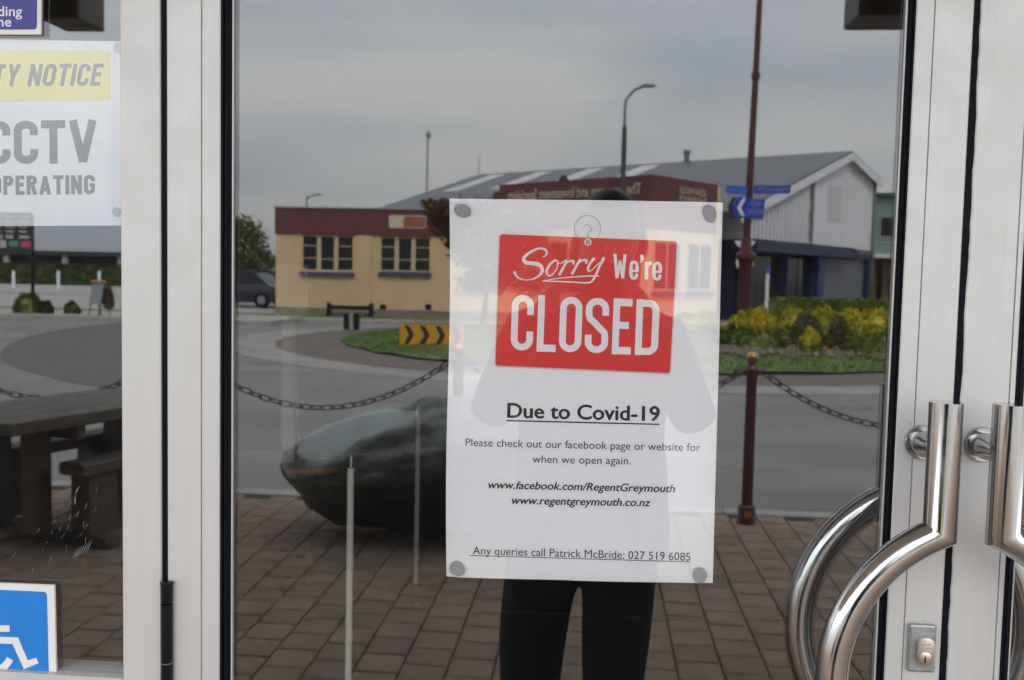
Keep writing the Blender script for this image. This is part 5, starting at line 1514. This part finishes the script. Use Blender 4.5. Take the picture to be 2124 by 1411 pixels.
def lshrub(label, x0, x1, ytop, ybase, m, n):
    q_ = pxg((x0 + x1)/2, ybase); V = -q_.y
    A, B = mir(x0, ybase, V), mir(x1, ytop, V)
    shrub(label, ((A.x + B.x)/2, -V, ISZ), ((B.x - A.x)/2, (B.x - A.x)/2*0.8, B.z - ISZ), m, n, 0.07, 'shrubs on the traffic island')
lshrub('rounded bright green shrub on the kerbed traffic island', 26, 92, 606, 650, LEAFH, 1500)
lshrub('dull dark shrub touching the bright one on the traffic island', 78, 112, 622, 651, LEAFD, 700)
lshrub('small sparse olive shrub alone on the traffic island', 131, 168, 624, 651, LEAFD, 500)
q_ = pxg(215, 654); V = -q_.y
af = thing('pavement_sign', 'folding pavement sign with orange top and maroon legs on the traffic island', 'pavement sign', q_)
A, B = mir(192, 640, V), mir(216, 587, V)
MB().prism([(A.x, -V + 0.25, ISZ + 0.35), (B.x, -V + 0.25, ISZ + 0.35), (B.x, -V, B.z), (A.x, -V, B.z)], (0, -0.03, 0)).build('front_panel', mat('grey sign panel', (0.18, 0.2, 0.22), 0.3), af)
MB().prism([(A.x, -V - 0.30, ISZ + 0.35), (B.x, -V - 0.30, ISZ + 0.35), (B.x, -V - 0.05, B.z), (A.x, -V - 0.05, B.z)], (0, 0.03, 0)).build('back_panel', SGN, af)
MB().box((A.x - 0.03, -V - 0.08, B.z), (B.x + 0.03, -V + 0.05, B.z + 0.07)).build('top_cap', mat('orange cap', (0.5, 0.2, 0.07), 0.5), af)
for xx in (A.x + 0.05, B.x - 0.02):
    for s in (1, -1): MB().tube([(xx, -V - 0.03 + s*0.03, B.z - 0.1), (xx + 0.02, -V + s*0.36, ISZ)], 0.022, 6).build('leg', MAROON, af)
lshrub('dark upright bush beside the folding pavement sign', 212, 238, 588, 640, LEAFGR, 700)
for k_, (px__, lab_) in enumerate(((28, 'white car park post beside the directory sign'), (121, 'white car park post between the directory and pavement signs'), (206, 'white car park post behind the orange topped pavement sign'))):
    q_ = gnd(px__, 593, ROADZ + 0.02); V = 62.0
    A = mir(px__, 593, V); zt_ = mir(px__, 562, V).z
    tag(MB().lathe((A.x, -V, ROADZ + 0.02), [(0.10, 0), (0.10, zt_ - ROADZ - 0.08), (0.06, zt_ - ROADZ - 0.02)], 10).build('parking_post', SIGNW, smooth=True), lab_, 'post', 'white posts in the car park')
hv_ = 74.0
A, B = mir(-250, 568, hv_), mir(420, 548, hv_)
h_ = thing('hedge', 'long dark clipped hedge at the back of the car park', 'hedge', ((A.x + B.x)/2, -hv_, ROADZ))
zt_ = mir(120, 550, hv_).z
mb = MB().box((A.x, -hv_ - 1.2, ROADZ), (B.x, -hv_, zt_))
for _ in range(5000):
    p = Vector((random.uniform(A.x, B.x), -hv_ + random.uniform(-1.2, 0.06), zt_ + random.uniform(-.05, .06)))
    if random.random() < 0.5: p.y = -hv_ + 0.03; p.z = random.uniform(ROADZ, zt_)
    leaves(mb, p, (0.02, 0.02, 0.02), 1, 0.16)
mb.build('foliage', LEAFD, h_)
wv = 84.0
A, B = mir(-300, 560, wv), mir(455, 560, wv); zt_ = mir(120, 521, wv).z
lb_ = thing('long_building', 'long low dark building with pale posts beyond the car park', 'building', ((A.x + B.x)/2, -wv, ROADZ))
MB().box((A.x, -wv - 8, -0.17), (B.x, -wv, zt_ - 0.4)).build('wall', mat('dark blue cladding', (0.03, 0.035, 0.05), 0.6), lb_)
MB().box((A.x - 0.3, -wv - 8.3, zt_ - 0.4), (B.x + 0.3, -wv + 1.2, zt_)).build('roof', mat('dark roof', (0.035, 0.04, 0.04), 0.6), lb_)
for px__ in (-120, 12, 134, 250, 380):
    a = mir(px__, 540, wv - 1); MB().box((a.x - 0.25, -wv + 0.7, -0.17), (a.x + 0.25, -wv + 1.0, zt_ - 0.402)).build('pale_post', CONC, lb_)

# ================================================================== THE PERSON WITH THE CAMERA
NAVYJ = mat('dark navy jacket', (0.012, 0.013, 0.026), 0.85, var=0.2, scale=20, bump=0.2, bscale=90)
TROUS = mat('black trousers', (0.008, 0.009, 0.010), 0.85, var=0.2, scale=20, bump=0.2, bscale=200)
SKIN = mat('skin', (0.42, 0.24, 0.17), 0.55, var=0.05)
HAIR = mat('dark hair', (0.018, 0.014, 0.012), 0.5, var=0.3, scale=30, stretch=(1, 1, 0.2))
SHOE = mat('black shoe', (0.012, 0.012, 0.013), 0.5)
PYc = -1.33; OX = 0.0
person = thing('person', 'person in dark navy jacket and black trousers photographing the closed door', 'person', (OX, PYc, 0))
V_, E_, Rr = [], [], []
def jn(p, r, prev=None):
    V_.append(Vector((p[0] + OX, p[1] + PYc, p[2]))); Rr.append(r if hasattr(r, '__len__') else (r, r))
    if prev is not None: E_.append((prev, len(V_) - 1))
    return len(V_) - 1
pel = jn((0, 0, 0.92), (0.185, 0.13))
wa = jn((0, 0, 1.08), (0.19, 0.125), pel); chs = jn((0, 0, 1.27), (0.205, 0.13), wa); shl = jn((0, -0.01, 1.42), (0.12, 0.09), chs)
nk = jn((0.005, 0.0, 1.50), (0.056, 0.058), shl); hd0 = jn((0.02, 0.02, 1.56), (0.062, 0.07), nk); hd1 = jn((0.03, 0.015, 1.63), (0.078, 0.095), hd0); hd2 = jn((0.032, 0.0, 1.70), (0.076, 0.092), hd1); hd3 = jn((0.032, -0.005, 1.715), (0.05, 0.06), hd2)
hands = {}
for s in (-1, 1):
    hp = jn((s*0.10 - 0.012, 0, 0.86), (0.108, 0.108), pel); th = jn((s*0.104 - 0.028, 0.005, 0.68), (0.096, 0.096), hp); kn = jn((s*0.104 - 0.034, 0.01, 0.50), (0.082, 0.08), th)
    cf = jn((s*0.108 - 0.034, -0.01, 0.32), (0.072, 0.07), kn); an = jn((s*0.115 - 0.03, -0.015, 0.10), (0.048, 0.05), cf); ft = jn((s*0.12 - 0.03, 0.03, 0.05), (0.042, 0.035), an); te = jn((s*0.14 - 0.03, 0.14, 0.035), (0.038, 0.027), ft)
    sh = jn((s*0.17, -0.01, 1.40), (0.075, 0.075), shl); el = jn((s*0.255, 0.06, 1.19), (0.058, 0.058), sh); fa = jn((s*0.185, 0.14, 1.36), (0.047, 0.047), el); wr = jn((s*0.105, 0.19, 1.485), (0.030, 0.026), fa)
    pm2 = jn((s*0.088, 0.20, 1.53), (0.034, 0.018), wr)
    hands[s] = pm2
me = bpy.data.meshes.new('body'); me.from_pydata([tuple(v) for v in V_], E_, [])
body = bpy.data.objects.new('body', me); COL.objects.link(body)
sk = body.modifiers.new('skin', 'SKIN'); sk.use_smooth_shade = True
for i, d in enumerate(me.skin_vertices[0].data):
    d.radius = Rr[i]; d.use_root = (i == pel)
ss = body.modifiers.new('sub', 'SUBSURF'); ss.levels = 2; ss.render_levels = 2
dg = bpy.context.evaluated_depsgraph_get()
bme = bpy.data.meshes.new_from_object(body.evaluated_get(dg))
bpy.data.objects.remove(body)
body = bpy.data.objects.new('body', bme); COL.objects.link(body); body.parent = person; body.matrix_parent_inverse = person.matrix_world.inverted()
bme.materials.clear()
for m_ in (NAVYJ, TROUS, SKIN, SHOE): bme.materials.append(m_)
for p in bme.polygons:
    z = p.center.z; x = abs(p.center.x - OX); y = p.center.y - PYc
    p.use_smooth = True
    if z > 1.475 and x < 0.12 and y < 0.14: p.material_index = 2
    elif y > 0.16 and z > 1.46: p.material_index = 2
    elif z < 0.075: p.material_index = 3
    elif z < 0.80: p.material_index = 1
    else: p.material_index = 0
# jacket skirt down to the thigh, with the hem open below
jk = MB(); seg = 28
for (z, rx, ry) in ((1.12, 0.185, 0.135), (1.03, 0.195, 0.146), (0.95, 0.203, 0.154), (0.90, 0.206, 0.157), (0.865, 0.206, 0.158), (0.865, 0.197, 0.149), (0.92, 0.195, 0.148)):
    for j in range(seg):
        a = 2*math.pi*j/seg
        jk.v.append(Vector((OX - 0.012*(1.12 - z)/0.4 + rx*math.cos(a)*(1 + 0.02*math.sin(5*a)), PYc + ry*math.sin(a), z)))
for i in range(6):
    for j in range(seg): jk.f.append((i*seg + j, i*seg + (j+1) % seg, (i+1)*seg + (j+1) % seg, (i+1)*seg + j))
jk.build('jacket_skirt', NAVYJ, person, smooth=True)
# face and hair
hc = Vector((OX + 0.032, PYc, 1.632))
hr = MB().ball(hc + Vector((0, -0.022, 0.025)), (0.088, 0.105, 0.108), 20, 14)
hr.v = [v + Vector((0, -0.05 if (v.z < hc.z + 0.06 and v.y > hc.y + 0.03) else 0, 0)) for v in hr.v]
for v in hr.v:
    if v.y > hc.y + 0.055 and v.z < hc.z + 0.075: v.y = hc.y + 0.055 - 0.04
    v += Vector((random.uniform(-1,1), random.uniform(-1,1), random.uniform(-1,1)))*0.003
hr.build('hair', HAIR, person, smooth=True)
MB().ball(hc + Vector((0, 0.10, -0.02)), (0.014, 0.02, 0.022), 8, 6).build('nose', SKIN, person, smooth=True)
for s in (-1, 1):
    MB().ball(hc + Vector((s*0.032, 0.084, 0.012)), (0.012, 0.01, 0.008), 8, 6).build('eye', SIGNW, person, smooth=True)
    MB().ball(hc + Vector((s*0.083, -0.005, -0.005)), (0.012, 0.02, 0.03), 8, 6).build('ear', SKIN, person, smooth=True)
MB().ball(hc + Vector((0, 0.088, -0.062)), (0.024, 0.01, 0.006), 8, 6).build('mouth', mat('lips', (0.3, 0.1, 0.09), 0.5), person, smooth=True)
# fingers close round the camera body
for s in (-1, 1):
    for k in range(4):
        L = (0.058, 0.064, 0.06, 0.048)[k]; z = 1.572 - k*0.017
        p0 = Vector((OX + s*0.086, PYc + 0.205, z)); 
        MB().tube(catmull([tuple(p0 + Vector((s*0.004, -0.012, 0))), tuple(p0 + Vector((s*0.006, 0.02, 0.003))), tuple(p0 + Vector((-s*0.012, 0.036, 0.002))), tuple(p0 + Vector((-s*L*0.55, 0.036, 0)))], 4), [0.0085]*9 + [0.0082, 0.0078, 0.0072, 0.006], 8).build('finger', SKIN, person, smooth=True)
    MB().tube(catmull([(OX + s*0.082, PYc + 0.19, 1.535), (OX + s*0.066, PYc + 0.18, 1.545), (OX + s*0.044, PYc + 0.18, 1.55)], 4), [0.0105]*6 + [0.0095, 0.009, 0.007], 8).build('thumb', SKIN, person, smooth=True)
cy0 = PYc + 0.192
cm = thing('compact_camera', 'small black camera held up in front of the face by both hands', 'camera', (OX, cy0, 1.51))
MB().box((OX - 0.06, cy0, 1.515), (OX + 0.06, cy0 + 0.032, 1.585)).build('body', BLACKM, cm, bevel=0.006)
MB().lathe((OX, cy0 + 0.032, 1.55), [(0.028, 0), (0.028, 0.012), (0.025, 0.014), (0.025, 0.022), (0.02, 0.024)], 20, 'y').build('lens', BLACKM, cm, smooth=True)
MB().lathe((OX + 0.04, cy0 + 0.016, 1.585), [(0.008, -0.002), (0.008, 0.004)], 12).build('shutter_button', STEEL, cm, smooth=True)
